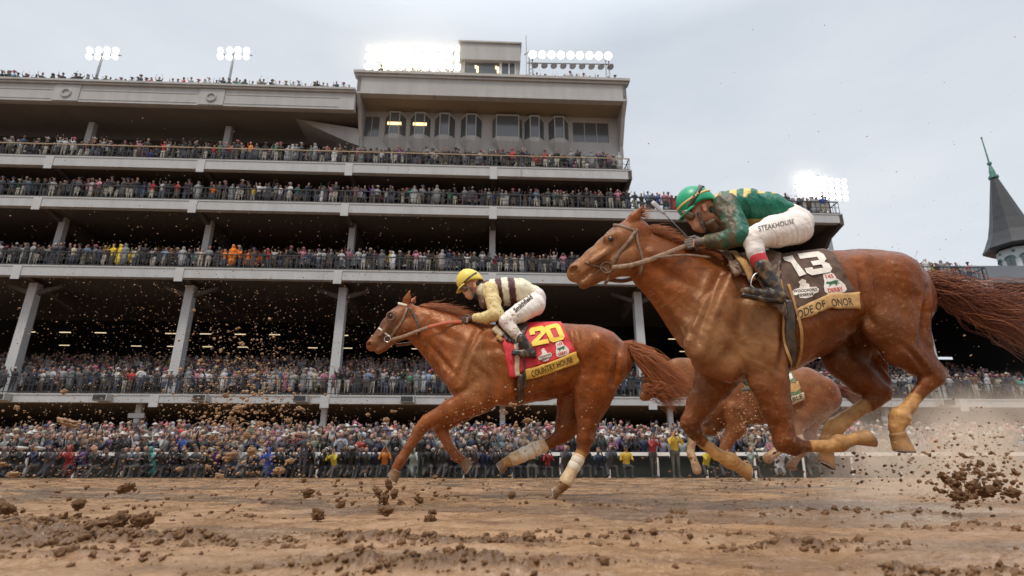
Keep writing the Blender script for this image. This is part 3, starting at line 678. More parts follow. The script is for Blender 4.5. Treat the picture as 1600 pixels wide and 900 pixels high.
for (x, y, z, cut) in spots:
    j = int(crng.integers(len(poses))); V, Q, t = low[2 * j + (1 if cut else 0)]
    a = crng.normal(0, .35); s_ = crng.uniform(.88, 1.08); ca, sa = math.cos(a), math.sin(a)
    P = np.stack([(V[:, 0] * ca - V[:, 1] * sa) * s_ + x, (V[:, 0] * sa + V[:, 1] * ca) * s_ + y, V[:, 2] * s_ + z], 1)
    cn_ = CK[crng.choice(len(CK), p=CWp)]
    if hats[j] == 'hood' and crng.uniform() < .8: cn_ = ('white', 'pale grey', 'pale grey', 'dark grey')[crng.integers(4)]
    sat = crng.uniform(.30, 1.0)
    for x0_, x1_, z0_, z1_, c_, p_ in ((-20.6, -17.8, 13, 16, 'orange', .75), (-28.8, -27.0, 13, 16, 'yellow', .5), (-28.4, -27.0, 5, 5.6, 'yellow', .6), (-26.9, -26.0, 5, 5.6, 'orange', .7)):
        if x0_ < x < x1_ and z0_ < z < z1_ and crng.uniform() < p_: cn_ = c_; sat = 1
    top = np.array(COATS[cn_]) * sat
    skin = np.array((.38, .21, .15)) * crng.choice([1, 1, .9, .35]); hair_ = np.array(((.03, .02, .015), (.12, .07, .04), (.35, .25, .13), (.55, .55, .53))[crng.integers(4)])
    if hats[j] in ('brim', 'cap'): hair_ = np.array(((.50, .48, .45), (.03, .03, .03), (.4, .33, .23), (.5, .12, .2), (.05, .05, .12))[crng.integers(5)])
    leg = np.array(((.03, .03, .04), (.08, .09, .13), (.45, .42, .36), (.10, .08, .06))[crng.integers(4)])
    pal = np.stack([top, skin, hair_, top, leg]); allC.append(pal[t]); allV.append(P); allQ.append(Q + nb); nb += len(V)
cw = link('crowd', mesh_np('crowd', np.concatenate(allV), np.concatenate(allQ), colors=np.concatenate(allC)), M_crowd)
tag(cw, 'dense crowd of spectators filling every terrace and the rows behind the rail', 'crowd', kind='stuff')
# --- the people nearest the track, one by one
M_top = mat('person_top', objcol=True, rough=.6, bump=(14, .3, .02)); M_pskin = mat('person_skin', (.42, .24, .17), rough=.6, rnd=.5)
M_phair = mat('person_hair', (.10, .06, .035), rough=.7, rnd=.8); M_pants = mat('person_trousers', (.07, .065, .06), rough=.8, rnd=1); M_hatw = mat('white_hat', (.48, .46, .43), rough=.7); M_hatb = mat('dark_cap', (.025, .025, .03), rough=.7)
PM = {}
def pmesh(pose, hat, var=0):
    key = (pose, hat, var)
    if key not in PM:
        V, Q, t = person_sdf(pose, hat, .034, (1.0, 1.12)[var], var)
        tf = t[Q[:, 0]]; slot = np.select([tf == 1, tf == 2, tf == 4], [1, 2, 3], 0)
        me = mesh_np('person', V, Q, slot=slot)
        for m_ in (M_top, M_pskin, {'brim': M_hatw, 'cap': M_hatb}.get(hat, M_phair), M_pants): me.materials.append(m_)
        PM[key] = me
    return PM[key]
HATW = {'bare': 'bare head', 'brim': 'wide white hat', 'cap': 'dark cap', 'hood': 'hood up'}
POSEW = {'stand': 'standing', 'photo': 'hands at face', 'cheer': 'one arm up', 'clap': 'clapping', 'up': 'both arms up', 'kneel': 'kneeling', 'sit': 'sitting low', 'lean': 'leaning forward'}
PLACES = [(50, 'at the far left edge'), (100, 'left of the red poncho'), (150, 'near the red poncho'), (195, 'left of cross-topped column'), (245, 'right of cross-topped column'), (290, 'left of the flying mud'), (340, 'left part of the flying mud'), (390, 'below the flying mud'), (430, 'beside the blue poncho'),
          (480, 'left of the second column'), (530, 'right of the second column'), (575, 'below the front horse\'s muzzle'), (620, 'left of the reaching foreleg'), (665, 'right of the reaching foreleg'), (715, 'behind the folded foreleg'), (765, 'below the front horse\'s chest'), (815, 'below the front horse\'s girth'), (860, 'above bandaged hoof'),
          (905, 'behind the bandaged leg'), (955, 'right of the bandaged leg'), (1005, 'below the front horse\'s tail'), (1060, 'left of horse 13\'s foreleg'), (1120, 'behind horse 13\'s foreleg'), (1180, 'below horse 13\'s chest'), (1240, 'behind horse 13\'s knee'), (1300, 'below horse 13\'s belly'), (1360, 'left of the hind hooves'),
          (1420, 'behind the rearmost hoof'), (1480, 'right of the rearmost hoof'), (1540, 'in the spray at right'), (9999, 'at the far right edge')]
def place(x, y, z):
    d = y * math.cos(TILT) + (z - HC) * math.sin(TILT); px = 800 + FPX * x / d
    return next(w_ for lim, w_ in PLACES if px < lim), px
used = set(); n_ind = 0
def put_person(x, y, z, pose, hat, coat, rowname, group, rot=0, s=1.0):
    global n_ind
    pl, px = place(x, y, z + 1); keys = CK[:]; prng.shuffle(keys); tries = [(coat, hat)] + [(c, hh_) for hh_ in (hat, 'bare', 'cap', 'brim') for c in keys]
    for c, hh_ in tries:
        for po in (pose, 'photo' if pose not in ('kneel', 'sit') else 'sit'):
            lab = '%s %s %s, %s, %s' % (c, 'poncho' if hh_ == 'hood' else 'top', '' if hh_ == 'hood' else HATW[hh_], POSEW[po], pl); lab = 'person in ' + ' '.join(lab.split()).replace(' ,', ',')
            lab = lab.replace('top bare head', 'top, bareheaded').replace('top wide', 'top, wide').replace('top dark', 'top, dark')
            key = lab
            if rowname: lab = lab
            if key not in used: break
        else: continue
        break
    used.add(key); lab = rowname[0].upper() * 0 + lab
    o = bpy.data.objects.new('person', pmesh(po, hh_, prng.randrange(2))); COL.objects.link(o)
    o.location = (x, y, z); o.rotation_euler = (0, 0, rot); o.scale = (s, s, s); o.color = (*[v * (.45 if 'spect' in group else .6) * prng.uniform(.8, 1.1) for v in COATS[c]], 1)
    tag(o, lab, 'spectator' if 'spect' in group else 'photographer', group); n_ind += 1
    return o, c, hh_, po, pl
# photographers in front of the rail: (px, coat, pose, hat), measured off the photograph
PH = [(20, 'dark grey', 'kneel', 'bare'), (45, 'black', 'photo', 'cap'), (88, 'dark grey', 'kneel', 'hood'), (119, 'red', 'kneel', 'hood'), (145, 'purple', 'kneel', 'cap'), (160, 'black', 'kneel', 'bare'), (193, 'black', 'photo', 'brim'), (205, 'dark grey', 'kneel', 'bare'), (222, 'dark grey', 'photo', 'bare'), (244, 'teal', 'kneel', 'hood'),
      (262, 'black', 'kneel', 'cap'), (283, 'black', 'kneel', 'bare'), (300, 'dark grey', 'kneel', 'cap'), (322, 'black', 'sit', 'bare'), (345, 'purple', 'kneel', 'bare'), (362, 'dark grey', 'kneel', 'hood'), (384, 'pale grey', 'kneel', 'hood'), (405, 'dark grey', 'kneel', 'cap'), (426, 'blue', 'kneel', 'hood'), (444, 'black', 'kneel', 'bare'), (462, 'navy', 'kneel', 'cap'), (478, 'dark grey', 'photo', 'bare'),
      (496, 'pale grey', 'kneel', 'cap'), (510, 'black', 'kneel', 'bare'), (527, 'yellow', 'kneel', 'cap'), (545, 'black', 'kneel', 'cap'), (560, 'dark grey', 'photo', 'bare'), (577, 'black', 'kneel', 'bare'), (590, 'navy', 'photo', 'cap'), (604, 'orange', 'kneel', 'cap'), (618, 'black', 'photo', 'bare'), (634, 'dark grey', 'kneel', 'bare'), (648, 'pale grey', 'photo', 'hood'), (660, 'black', 'photo', 'bare'),
      (680, 'dark grey', 'photo', 'cap'), (695, 'black', 'kneel', 'bare'), (712, 'navy', 'kneel', 'bare'), (729, 'black', 'photo', 'cap'), (745, 'dark grey', 'kneel', 'bare'), (760, 'black', 'photo', 'bare'), (776, 'black', 'kneel', 'cap'), (794, 'dark grey', 'photo', 'bare'), (812, 'black', 'kneel', 'bare'), (830, 'black', 'sit', 'cap'), (854, 'red', 'kneel', 'cap'), (880, 'dark grey', 'kneel', 'bare'),
      (912, 'black', 'kneel', 'bare'), (932, 'navy', 'kneel', 'bare'), (950, 'dark grey', 'kneel', 'bare'), (976, 'yellow', 'sit', 'cap'), (1018, 'red', 'photo', 'cap'), (1052, 'yellow', 'photo', 'cap'), (1098, 'yellow', 'kneel', 'cap'), (1125, 'dark grey', 'kneel', 'bare'), (1165, 'pale grey', 'kneel', 'bare'), (1212, 'white', 'kneel', 'hood'), (1260, 'dark grey', 'kneel', 'bare'), (1330, 'navy', 'kneel', 'cap'), (1400, 'pale grey', 'kneel', 'bare'), (1480, 'red', 'kneel', 'cap'), (1555, 'dark grey', 'photo', 'bare')]
_ex = []
for a_, b_ in zip(PH[:-1], PH[1:]):
    if a_[0] < 840 and b_[0] - a_[0] > 14: _ex.append(((a_[0] + b_[0]) / 2 + 1, prng.choice(['black', 'dark grey', 'navy', 'black']), prng.choice(['kneel', 'kneel', 'sit']), prng.choice(['bare', 'cap', 'hood'])))
PH = PH + _ex
PH = [(a_, b_, 'kneel' if c_ == 'photo' and i_ % 3 and a_ < 1000 else c_, d_) for i_, (a_, b_, c_, d_) in enumerate(PH)]
M_cam = mat('camera_body', (.02, .02, .022), rough=.4); M_lensw = mat('white_lens', (.65, .65, .62), rough=.4)
camera_meshes = []
for white in (0, 1):
    b = MB(); b.box(-.075, .075, -.03, .05, -.05, .05); b.box(-.03, .03, -.02, .05, .05, .075); m1 = b.mesh('camera_body'); m1.materials.append(M_cam)
    b = MB(); L_ = .34 if white else .16; b.tube([(0, -.03, 0), (0, -.10, 0), (0, -.11, 0), (0, -.03 - L_, 0), (0, -.06 - L_, 0)], [.04, .04, .05, .062 if white else .045, .065 if white else .048], 14); m2 = b.mesh('lens', True); m2.materials.append(M_lensw if white else M_cam)
    b = MB(); b.tube([(0, -.062 - L_, 0), (0, -.064 - L_, 0)], .05 if white else .038, 14); m3 = b.mesh('lens_glass', True); m3.materials.append(M_glass); camera_meshes.append((m1, m2, m3))
for i, (px, coat, pose, hat) in enumerate(PH):
    Yp = 22.9 + .5 * math.sin(i * 2.3) + (.35 if i >= 61 else 0); d = Yp * math.cos(TILT); x = (px - 800) / FPX * d * 1.02
    o, c, hh_, po, pl = put_person(x, Yp, 0, pose, hat, coat, 'front', 'photographers crouching in front of the rail', prng.uniform(-.3, .3) + (.25 if px > 800 else -.1), prng.uniform(.95, 1.04) if pose == 'photo' else prng.uniform(.80, .93))
    if i % 2 == 0 and po in ('photo', 'kneel'):
        hz = {'photo': 1.62, 'kneel': 1.20}[po] * o.scale[0]; yy_ = {'photo': -.24, 'kneel': -.37}[po]; ms = camera_meshes[(i // 2) % 2]; rz = o.rotation_euler.z
        cx = x - yy_ * math.sin(rz) * 1.0; cy = Yp + yy_ * math.cos(rz)
        t = thing('camera', '%s camera held by the %s person in %s, %s' % ('white-lensed' if (i // 2) % 2 else 'black', POSEW[po].replace('hands at face', 'standing'), c, pl), 'camera', (cx, cy, hz), rz + .0, 'cameras held by the photographers')
        ob_ = link('camera_body', ms[0], None, t); link('lens', ms[1], None, t); link('lens_glass', ms[2], None, t)
for k, (y, z) in enumerate(((24.75, 0), (25.55, .12))):
    x = -24.2 + .3 * k
    while x < 27 and n_ind < 300:
        coat = CK[crng.choice(len(CK), p=CWp)]; hat = ['bare', 'bare', 'cap', 'brim', 'hood'][crng.choice(5, p=[.42, .1, .16, .22, .10])]
        if hat == 'hood': coat = ['white', 'pale grey', 'light blue', 'white', 'cream'][crng.integers(5)]
        pose = ['stand', 'photo', 'cheer', 'clap', 'up', 'lean'][crng.choice(6, p=[.18, .3, .15, .15, .07, .15])]
        put_person(x, y + crng.normal(0, .06), z, pose, hat, coat, 'first' if k == 0 else 'second', 'spectators standing just behind the rail', crng.normal(0, .3), crng.uniform(.93, 1.06))
        x += crng.uniform(.36, .50)
print('people one by one', n_ind, 'in the mass', len(spots), nb)
# ================================================================= HORSES
M_coat = mat('chestnut_coat', attr='col', rough=.36, spec=.42, noise=(6, .6, (.10, .024, .006)), mud=(70, .70, (.36, .21, .11), 'mud'),
             bump=[(11, .25, .02), (60, .3, .005), (260, .6, .002)], rough_noise=(20, .20, .46), coat=.0, stint=(1, .66, .42))
M_hair = mat('chestnut_hair', (.42, .13, .035), rough=.45, spec=.5, noise=(12, .5, (.20, .055, .02)))
M_hair_dk = mat('dark_chestnut_hair', (.16, .045, .02), rough=.5, spec=.4, noise=(12, .5, (.09, .028, .014)))
M_eye = mat('eye', (.015, .008, .005), rough=.08, spec=.8)
M_leather = mat('muddy_leather', (.12, .062, .035), rough=.5, noise=(30, .7, (.33, .20, .11)), bump=(60, .4, .003))
M_rein_mud = mat('muddy_rein', (.16, .09, .05), rough=.5, noise=(40, .8, (.38, .23, .13)), bump=(90, .4, .003))
M_rein_orange = mat('orange_rubber', (.52, .10, .03), rough=.5, noise=(40, .5, (.30, .10, .04)))
M_steel = mat('steel', (.6, .58, .55), rough=.25, metal=1)
M_black = mat('black_leather', (.02, .018, .016), rough=.35, noise=(25, .6, (.14, .09, .05)), bump=(70, .3, .003))
M_bandage = mat('cream_bandage', (.72, .55, .34), rough=.8, noise=(25, .7, (.45, .27, .12)), bump=(120, .4, .002))
M_bandage_w = mat('white_tape', (.78, .72, .60), rough=.7, noise=(40, .4, (.5, .35, .2)))
CH = np.array((.205, .051, .0095)); CH_DK = np.array((.065, .018, .006)); SOCK = np.array((.50, .27, .10)); HOOF = np.array((.40, .21, .085)); TAN = np.array((.32, .17, .075)); MUZ = np.array((.30, .17, .10))

class Horse:
    def __init__(s, Yp): s.Y = Yp; s.S = SDF()
    def pt(s, x, y, off=0): return atY(x, y, s.Y + off)
    def rr(s, r, p): return r * depth(p) / FPX
    def chain(s, pts, off=0.0, q=.8, k=.03, tg=0, cut=False):
        """pts: (x, y, radius) in photo pixels; off: lateral offset in metres; q: lateral ratio"""
        n = len(pts)
        offs = off if hasattr(off, '__len__') else [off] * n; qs = q if hasattr(q, '__len__') else [q] * n
        P = [s.pt(x, y, o) for (x, y, r), o in zip(pts, offs)]
        Rr = [s.rr(r, p) for (x, y, r), p in zip(pts, P)]
        if n == 1: s.S.limb(P[0], P[0] + 1e-4, Rr[0], Rr[0], qs[0], qs[0], k, tg, cut)
        for i in range(n - 1): s.S.limb(P[i], P[i + 1], Rr[i], Rr[i + 1], qs[i], qs[i + 1], k, tg, cut)
        return s
    def both(s, pts, off, **kw): s.chain(pts, -off, **kw); s.chain(pts, off, **kw)
    def finish(s, root, h, colfun, mudfun, grooves=()):
        V, Q = s.S.mesh(h, relax=2); tg = s.S.nearest(V)
        if grooves:        # muscle borders: shallow furrows with a slight swell on both sides
            e1 = V[Q[:, 2]] - V[Q[:, 0]]; e2 = V[Q[:, 3]] - V[Q[:, 1]]; fn = np.cross(e1, e2); vn = np.zeros_like(V)
            for u in range(4): np.add.at(vn, Q[:, u], fn)
            vn /= np.linalg.norm(vn, axis=1)[:, None] + 1e-12; disp = np.zeros(len(V)); side = np.clip(np.abs(vn[:, 1]) * 1.6 - .2, 0, 1)
            for pts, wpx, dep in grooves:
                P = [atY(x, y, s.Y - .18) for x, y in pts]; wd = s.rr(wpx, P[0]); dm = np.full(len(V), 9.0); tt_ = np.zeros(len(V)); nseg = len(P) - 1
                for i in range(nseg):
                    a, b = P[i], P[i + 1]; ax, az = b[0] - a[0], b[2] - a[2]; t = np.clip(((V[:, 0] - a[0]) * ax + (V[:, 2] - a[2]) * az) / (ax * ax + az * az), 0, 1)
                    d = np.hypot(V[:, 0] - a[0] - ax * t, V[:, 2] - a[2] - az * t); m_ = d < dm; dm[m_] = d[m_]; tt_[m_] = (i + t[m_]) / nseg
                q = dm / wd; disp += 1.7 * dep * (-np.exp(-q * q) + .45 * np.exp(-(q - 2.2) ** 2)) * np.sin(np.pi * np.clip(tt_, .04, .96)) ** .5
            V = V + vn * (disp * side)[:, None]
        c = colfun(V, tg); m = mudfun(V, tg)
        fine = fbm(V[:, 0] * 70 + V[:, 1] * 25, V[:, 2] * 55, 3, 61); mid = fbm(V[:, 0] * 14, V[:, 2] * 11 + V[:, 1] * 6, 3, 67)
        c = c * (.42 + .55 * fine + .56 * mid)[:, None]
        # soften the colour borders a little
        for _ in range(1):
            acc = np.zeros_like(c); ct = np.zeros(len(V))
            for u in range(4): np.add.at(acc, Q[:, u], c[Q[:, (u + 1) % 4]]); np.add.at(ct, Q[:, u], 1)
            c = .5 * c + .5 * acc / np.maximum(ct, 1)[:, None]
        e1 = V[Q[:, 2]] - V[Q[:, 0]]; e2 = V[Q[:, 3]] - V[Q[:, 1]]; fn = np.cross(e1, e2); vn = np.zeros_like(V)
        for u in range(4): np.add.at(vn, Q[:, u], fn)
        vn /= np.linalg.norm(vn, axis=1)[:, None] + 1e-12
        ya = np.abs(V[:, 1] - s.Y) * 2
        n1 = fbm(V[:, 0] * 6 + V[:, 2] * 4, V[:, 2] * 7 + ya * 5, 3, 11) - .5
        rd = np.abs(fbm(V[:, 0] * 5 + V[:, 2] * 6 + 9, (V[:, 2] - V[:, 0]) * 4 + ya * 3, 3, 21) - .5) * 2
        vein = np.clip(1 - rd * 7, 0, 1) ** 2
        body_ = np.isin(tg, (0, 1)); V = V + vn * (n1 * .011 * (body_ + .25) + vein * .0022 * body_)[:, None]
        sk = np.isin(tg, (2, 3)); V = V + vn * ((fbm(V[:, 0] * 40 + ya * 30, V[:, 2] * 40, 2, 5) - .5) * .007 * sk)[:, None]
        sp1 = fbm(V[:, 0] * 85 + V[:, 1] * 30, V[:, 2] * 85, 2, 83); sp2 = fbm(V[:, 0] * 3, V[:, 2] * 3, 2, 85)
        f_ = (np.clip((sp1 - .775 + .22 * (sp2 - .5) + .16 * (m - .4)) * 14, 0, 1) * (tg < 2))[:, None] * .5; c = c * (1 - f_) + np.array((.36, .20, .09)) * f_
        me = mesh_np('body', V, Q, colors=c, extra={'mud': m})
        s.V = V; s.tree = BVHTree.FromPolygons(V.tolist(), Q.tolist())
        s.root = root; s.off = Vector(root.location)
        return s.put('body', me, M_coat)
    def put(s, name, me, m, parent=None):
        o = link(name, me, m); o.parent = parent or s.root; o.matrix_parent_inverse = s.root.matrix_basis.inverted() if parent is None else parent.matrix_basis.inverted()
        return o
    def hit(s, x, y, off=.0):
        """point of the horse's near side seen at a photo pixel, lifted off the skin by off"""
        r = Vector(ray(x, y)).normalized(); o = Vector((0, 0, HC))
        h = s.tree.ray_cast(o, r)
        if h[0] is None or h[3] > s.Y + 1.6: return None, None
        n = h[1]
        if n.dot(r) > 0: n = -n
        return h[0] + n * off, n
    def path(s, pts, off, step=4):
        """photo polyline laid on the skin; where it leaves the silhouette the last depth is kept"""
        out = []; last = None
        for (x0, y0), (x1, y1) in zip(pts[:-1], pts[1:]):
            K = max(2, int(math.hypot(x1 - x0, y1 - y0) / step))
            for i in range(K): out.append((x0 + (x1 - x0) * i / K, y0 + (y1 - y0) * i / K))
        out.append(pts[-1]); res = []
        for x, y in out:
            p, n = s.hit(x, y, off)
            if p is not None and last is not None and abs(p.y - last) > .16: p = None
            if p is None:
                r = ray(x, y); Y = last if last is not None else s.Y - .05; p = Vector(r * (Y / r[1])) + Vector((0, 0, HC))
            last = p.y; res.append(p)
        for _ in range(2):
            res = [res[0]] + [(res[i - 1] + res[i] * 2 + res[i + 1]) / 4 for i in range(1, len(res) - 1)] + [res[-1]]
        return res
    def strap(s, name, pts, wpx, m, off=.006, parent=None, mirror=True, thick=.35, smooth=True):
        P = s.path(pts, off); b = MB(); r = s.rr(wpx, P[0]) / 2
        b.tube(P, r, 8, flat=thick, up=(0, -1, 0)); o = s.put(name, b.mesh(name, smooth), m, parent)
        if mirror:
            b = MB(); b.tube([Vector((p.x, 2 * s.Y - p.y, p.z)) for p in P], r, 8, flat=thick, up=(0, 1, 0)); s.put(name, b.mesh(name, smooth), m, parent)
        return o

def hair(name, strands, m, horse, w=.004):
    """strands: lists of points; each becomes a thin tapered three-sided blade"""
    V = []; Q = []; b = 0
    for st in strands:
        P = np.array(st); K = len(P); T = np.gradient(P, axis=0); T /= np.linalg.norm(T, axis=1)[:, None] + 1e-9
        A = np.cross(T, (0.3, 1, .2)); A /= np.linalg.norm(A, axis=1)[:, None] + 1e-9; Bv = np.cross(T, A)
        rad = w * (1 - (np.arange(K) / (K - 1)) ** 2 * .85)
        for j in range(3):
            an = 2.094 * j; V.append(P + (A * math.cos(an) + Bv * math.sin(an)) * rad[:, None])
        for j in range(3):
            i = np.arange(K - 1); a = b + j * K + i; c = b + ((j + 1) % 3) * K + i
            Q.append(np.stack([a, c, c + 1, a + 1], 1))
        b += 3 * K
    me = mesh_np(name, np.concatenate(V), np.concatenate(Q))
    return horse.put(name, me, m)

def sheet(h, name, top, bot, m, off=.016, nu=40, nv=26, wrap=True, wob=.006, seed=1, parent=None, both=True, thick=.006):
    """saddle cloth: a sheet between two photo polylines laid on the near side, carried over the back and down the far side"""
    def samp(pl, t):
        d = [0]
        for a, b in zip(pl[:-1], pl[1:]): d.append(d[-1] + math.hypot(b[0] - a[0], b[1] - a[1]))
        return np.interp(t * d[-1], d, [p[0] for p in pl]), np.interp(t * d[-1], d, [p[1] for p in pl])
    G = []
    for j in range(nv + 1):
        row = []; v = j / nv
        for i in range(nu + 1):
            u = i / nu; x0, y0 = samp(top, u); x1, y1 = samp(bot, u); x = x0 + (x1 - x0) * v; y = y0 + (y1 - y0) * v
            p, n = h.hit(x, y, off)
            for k in range(14):
                if p is not None: break
                y += 1.2; p, n = h.hit(x, y, off)
            if p is None: p = Vector(h.pt(x, y, -.2))
            p = p + Vector((0, -1, 0)) * wob * (mnoise.noise(Vector((u * 5, v * 4, seed))) + .5 * mnoise.noise(Vector((u * 13, v * 7, seed)))) * min(1, v * 3 + .2)
            row.append(p)
        G.append(row)
    rows = G
    if wrap:
        mid = []
        K = 7
        for q in range(1, K):
            row = []
            for i in range(nu + 1):
                p = G[0][i]; y = p.y + (2 * h.Y - 2 * p.y) * q / K
                hh = h.tree.ray_cast(Vector((p.x, y, p.z + .5)), Vector((0, 0, -1)))
                row.append(Vector((p.x, y, (hh[0].z if hh[0] else p.z) + off)))
            mid.append(row)
        far = [[Vector((p.x, 2 * h.Y - p.y, p.z)) for p in row] for row in G]
        rows = G[::-1] + mid + far
    b = MB(); W = nu + 1
    vs = [p for r in rows for p in r]
    b.add(vs, [(j * W + i, j * W + i + 1, (j + 1) * W + i + 1, (j + 1) * W + i) for j in range(len(rows) - 1) for i in range(nu)])
    o = h.put(name, b.mesh(name, True), m, parent)
    so = o.modifiers.new('thick', 'SOLIDIFY'); so.thickness = thick; so.offset = 0
    bv = BVHTree.FromPolygons([tuple(v) for v in vs], b.f)
    def onto(x, y, lift=.005):
        r = Vector(ray(x, y)).normalized(); q = bv.ray_cast(Vector((0, 0, HC)), r)
        if q[0] is None:
            q = bv.find_nearest(Vector(h.pt(x, y, -.25)))
            rr_ = ray(x, y); t = q[0].y / rr_[1]; return Vector(rr_ * t) + Vector((0, 0, HC)) - r * lift
        return q[0] - r * lift
    return o, onto

def quadmap(q, u, v):
    """q = TL, TR, BR, BL in photo pixels; u,v in 0..1 (v up)"""
    a = [(q[3][i] * (1 - u) + q[2][i] * u) * (1 - v) + (q[0][i] * (1 - u) + q[1][i] * u) * v for i in (0, 1)]
    return a
def decal_poly(h, name, polys, onto, m, lift=.005, parent=None, sub=3.0):
    """flat printed shapes (photo-pixel polygons) laid on a cloth; finely cut so that they follow it"""
    from mathutils.geometry import tessellate_polygon
    V = []; Fc = []; cache = {}
    def vid(p):
        k = (round(p[0], 3), round(p[1], 3))
        if k not in cache: cache[k] = len(V); V.append(onto(p[0], p[1], lift))
        return cache[k]
    def split(a, b, c):
        L3 = [(math.dist(a, b), a, b, c), (math.dist(b, c), b, c, a), (math.dist(c, a), c, a, b)]
        l, p, q, r = max(L3, key=lambda t: t[0])
        if l > sub:
            mm = ((p[0] + q[0]) / 2, (p[1] + q[1]) / 2); split(p, mm, r); split(mm, q, r)
        else:
            f = (vid(a), vid(b), vid(c))
            if len(set(f)) == 3: Fc.append(f)
    for poly in polys:
        for t in tessellate_polygon([[Vector((x, y, 0)) for x, y in poly]]): split(*[tuple(poly[i]) for i in t])
    me = bpy.data.meshes.new(name); me.from_pydata(V, [], Fc); me.update()
    return h.put(name, me, m, parent)
def text_polys(body, bold=0.0):
    """outline text turned into triangles in a 0..1 box"""
    cu = bpy.data.curves.new('t', 'FONT'); cu.body = body; cu.size = 1; cu.resolution_u = 3; cu.offset = bold
    o = bpy.data.objects.new('t', cu); COL.objects.link(o); dg = bpy.context.evaluated_depsgraph_get()
    me = bpy.data.meshes.new_from_object(o.evaluated_get(dg)); bpy.data.objects.remove(o); bpy.data.curves.remove(cu)
    P = [[(me.vertices[i].co.x, me.vertices[i].co.y) for i in f.vertices] for f in me.polygons]
    xs = [p[0] for f in P for p in f]; ys = [p[1] for f in P for p in f]
    x0, x1, y0, y1 = min(xs), max(xs), min(ys), max(ys); bpy.data.meshes.remove(me)
    return [[((x - x0) / (x1 - x0), (y - y0) / (y1 - y0)) for x, y in f] for f in P]
def decal_text(h, name, body, quad, onto, m, lift=.006, parent=None, bold=.02, sub=4.0):
    return decal_poly(h, name, [[quadmap(quad, u, v) for u, v in f] for f in text_polys(body, bold)], onto, m, lift, parent, sub)

def root_at(name, label, cat, x, Y, group=None):
    return thing(name, label, cat, (atY(x, 700, Y)[0], Y, 0), 0, group)

# ---- horse 13 -----------------------------------------------------------------
H13 = Horse(3.65); h = H13
r13 = root_at('racehorse', 'large muddy chestnut racehorse with brown saddle cloth number 13, nearest, all hooves off the ground', 'horse', 1230, 3.65, 'racehorses galloping in the mud')
# trunk and neck
h.chain([(1000, 392, 37), (1035, 420, 46), (1075, 452, 58), (1112, 484, 73), (1152, 503, 85), (1200, 493, 86), (1250, 476, 79), (1300, 457, 64), (1345, 445, 54), (1383, 458, 64), (1400, 468, 52)],
        q=[.5, .45, .47, .52, .6, .68, .74, .80, .86, .84, .8], k=.06)
h.chain([(1140, 428, 22), (1200, 425, 24)], q=.6, k=.06)                     # withers
h.chain([(1075, 395, 14), (1125, 415, 18)], q=.45, k=.05)                     # crest
# shoulder, breast, girth
for o in (-.17, .17):
    h.chain([(1165, 430, 22), (1130, 490, 34), (1098, 540, 30)], o, q=.45, k=.03)
    h.chain([(1188, 500, 40), (1195, 545, 40)], o, q=.5, k=.025)              # triceps
    h.chain([(1110, 560, 30), (1135, 572, 26)], o * .55, q=.7, k=.03)         # breast
    h.chain([(1245, 492, 52), (1295, 472, 40)], o * 1.15, q=.35, k=.05)       # ribs
    h.chain([(1350, 420, 26), (1395, 440, 44), (1419, 470, 33)], o * .82, q=.75, k=.03)   # croup and buttock
    h.chain([(1338, 425, 12), (1345, 470, 22)], o * 1.15, q=.6, k=.03)        # point of hip and flank
h.chain([(1060, 470, 16), (1085, 520, 18), (1100, 550, 18)], [-.05, -.10, -.13], q=.8, k=.02)   # brachial muscle line
h.chain([(1020, 400, 15), (1070, 430, 18), (1120, 450, 18)], -.075, q=.5, k=.02)
# head
h.chain([(991, 366, 27), (972, 380, 28), (953, 391, 23), (930, 405, 18), (908, 420, 14.5), (899, 428, 14)], q=[.70, .84, .80, .66, .72, .78], k=.02, tg=4)
h.chain([(993, 398, 31), (975, 405, 27), (950, 418, 19), (925, 434, 11), (912, 443, 9)], q=[.42, .46, .44, .6, .8], k=.02, tg=4)
for o in (-.05, .05): h.chain([(985, 402, 24), (968, 405, 17)], o * .95, q=.55, k=.015, tg=4)
h.chain([(959, 369, 8), (949, 373, 7)], -.085, q=.6, k=.02, tg=4); h.chain([(959, 369, 8), (949, 373, 7)], .085, q=.6, k=.02, tg=4)
h.chain([(960, 386, 5), (925, 408, 5)], -.072, q=.7, k=.02, tg=4); h.chain([(960, 386, 5), (925, 408, 5)], .072, q=.7, k=.02, tg=4)
h.chain([(897, 421, 9)], -.035, q=1, k=.015, tg=4); h.chain([(897, 421, 9)], .035, q=1, k=.015, tg=4)
h.chain([(895, 422, 5), (900, 419, 3)], -.058, q=1.4, k=.006, cut=True); h.chain([(895, 422, 5), (900, 419, 3)], .058, q=1.4, k=.006, cut=True)
for o in (-.05, .05): h.chain([(887, 439, .9), (914, 434, 1.2), (925, 431, .5)], o, q=5, k=.004, cut=True)
for o in (-.055, .055):
    h.chain([(984, 351, 8), (992, 339, 8.5), (1005, 321, 1.5)], [o, o * 1.15, o * 1.2], q=.5, k=.008, tg=5)
    h.chain([(985, 346, 4), (998, 334, 3.5)], [o * 1.7, o * 1.75], q=.55, k=.006, cut=True)
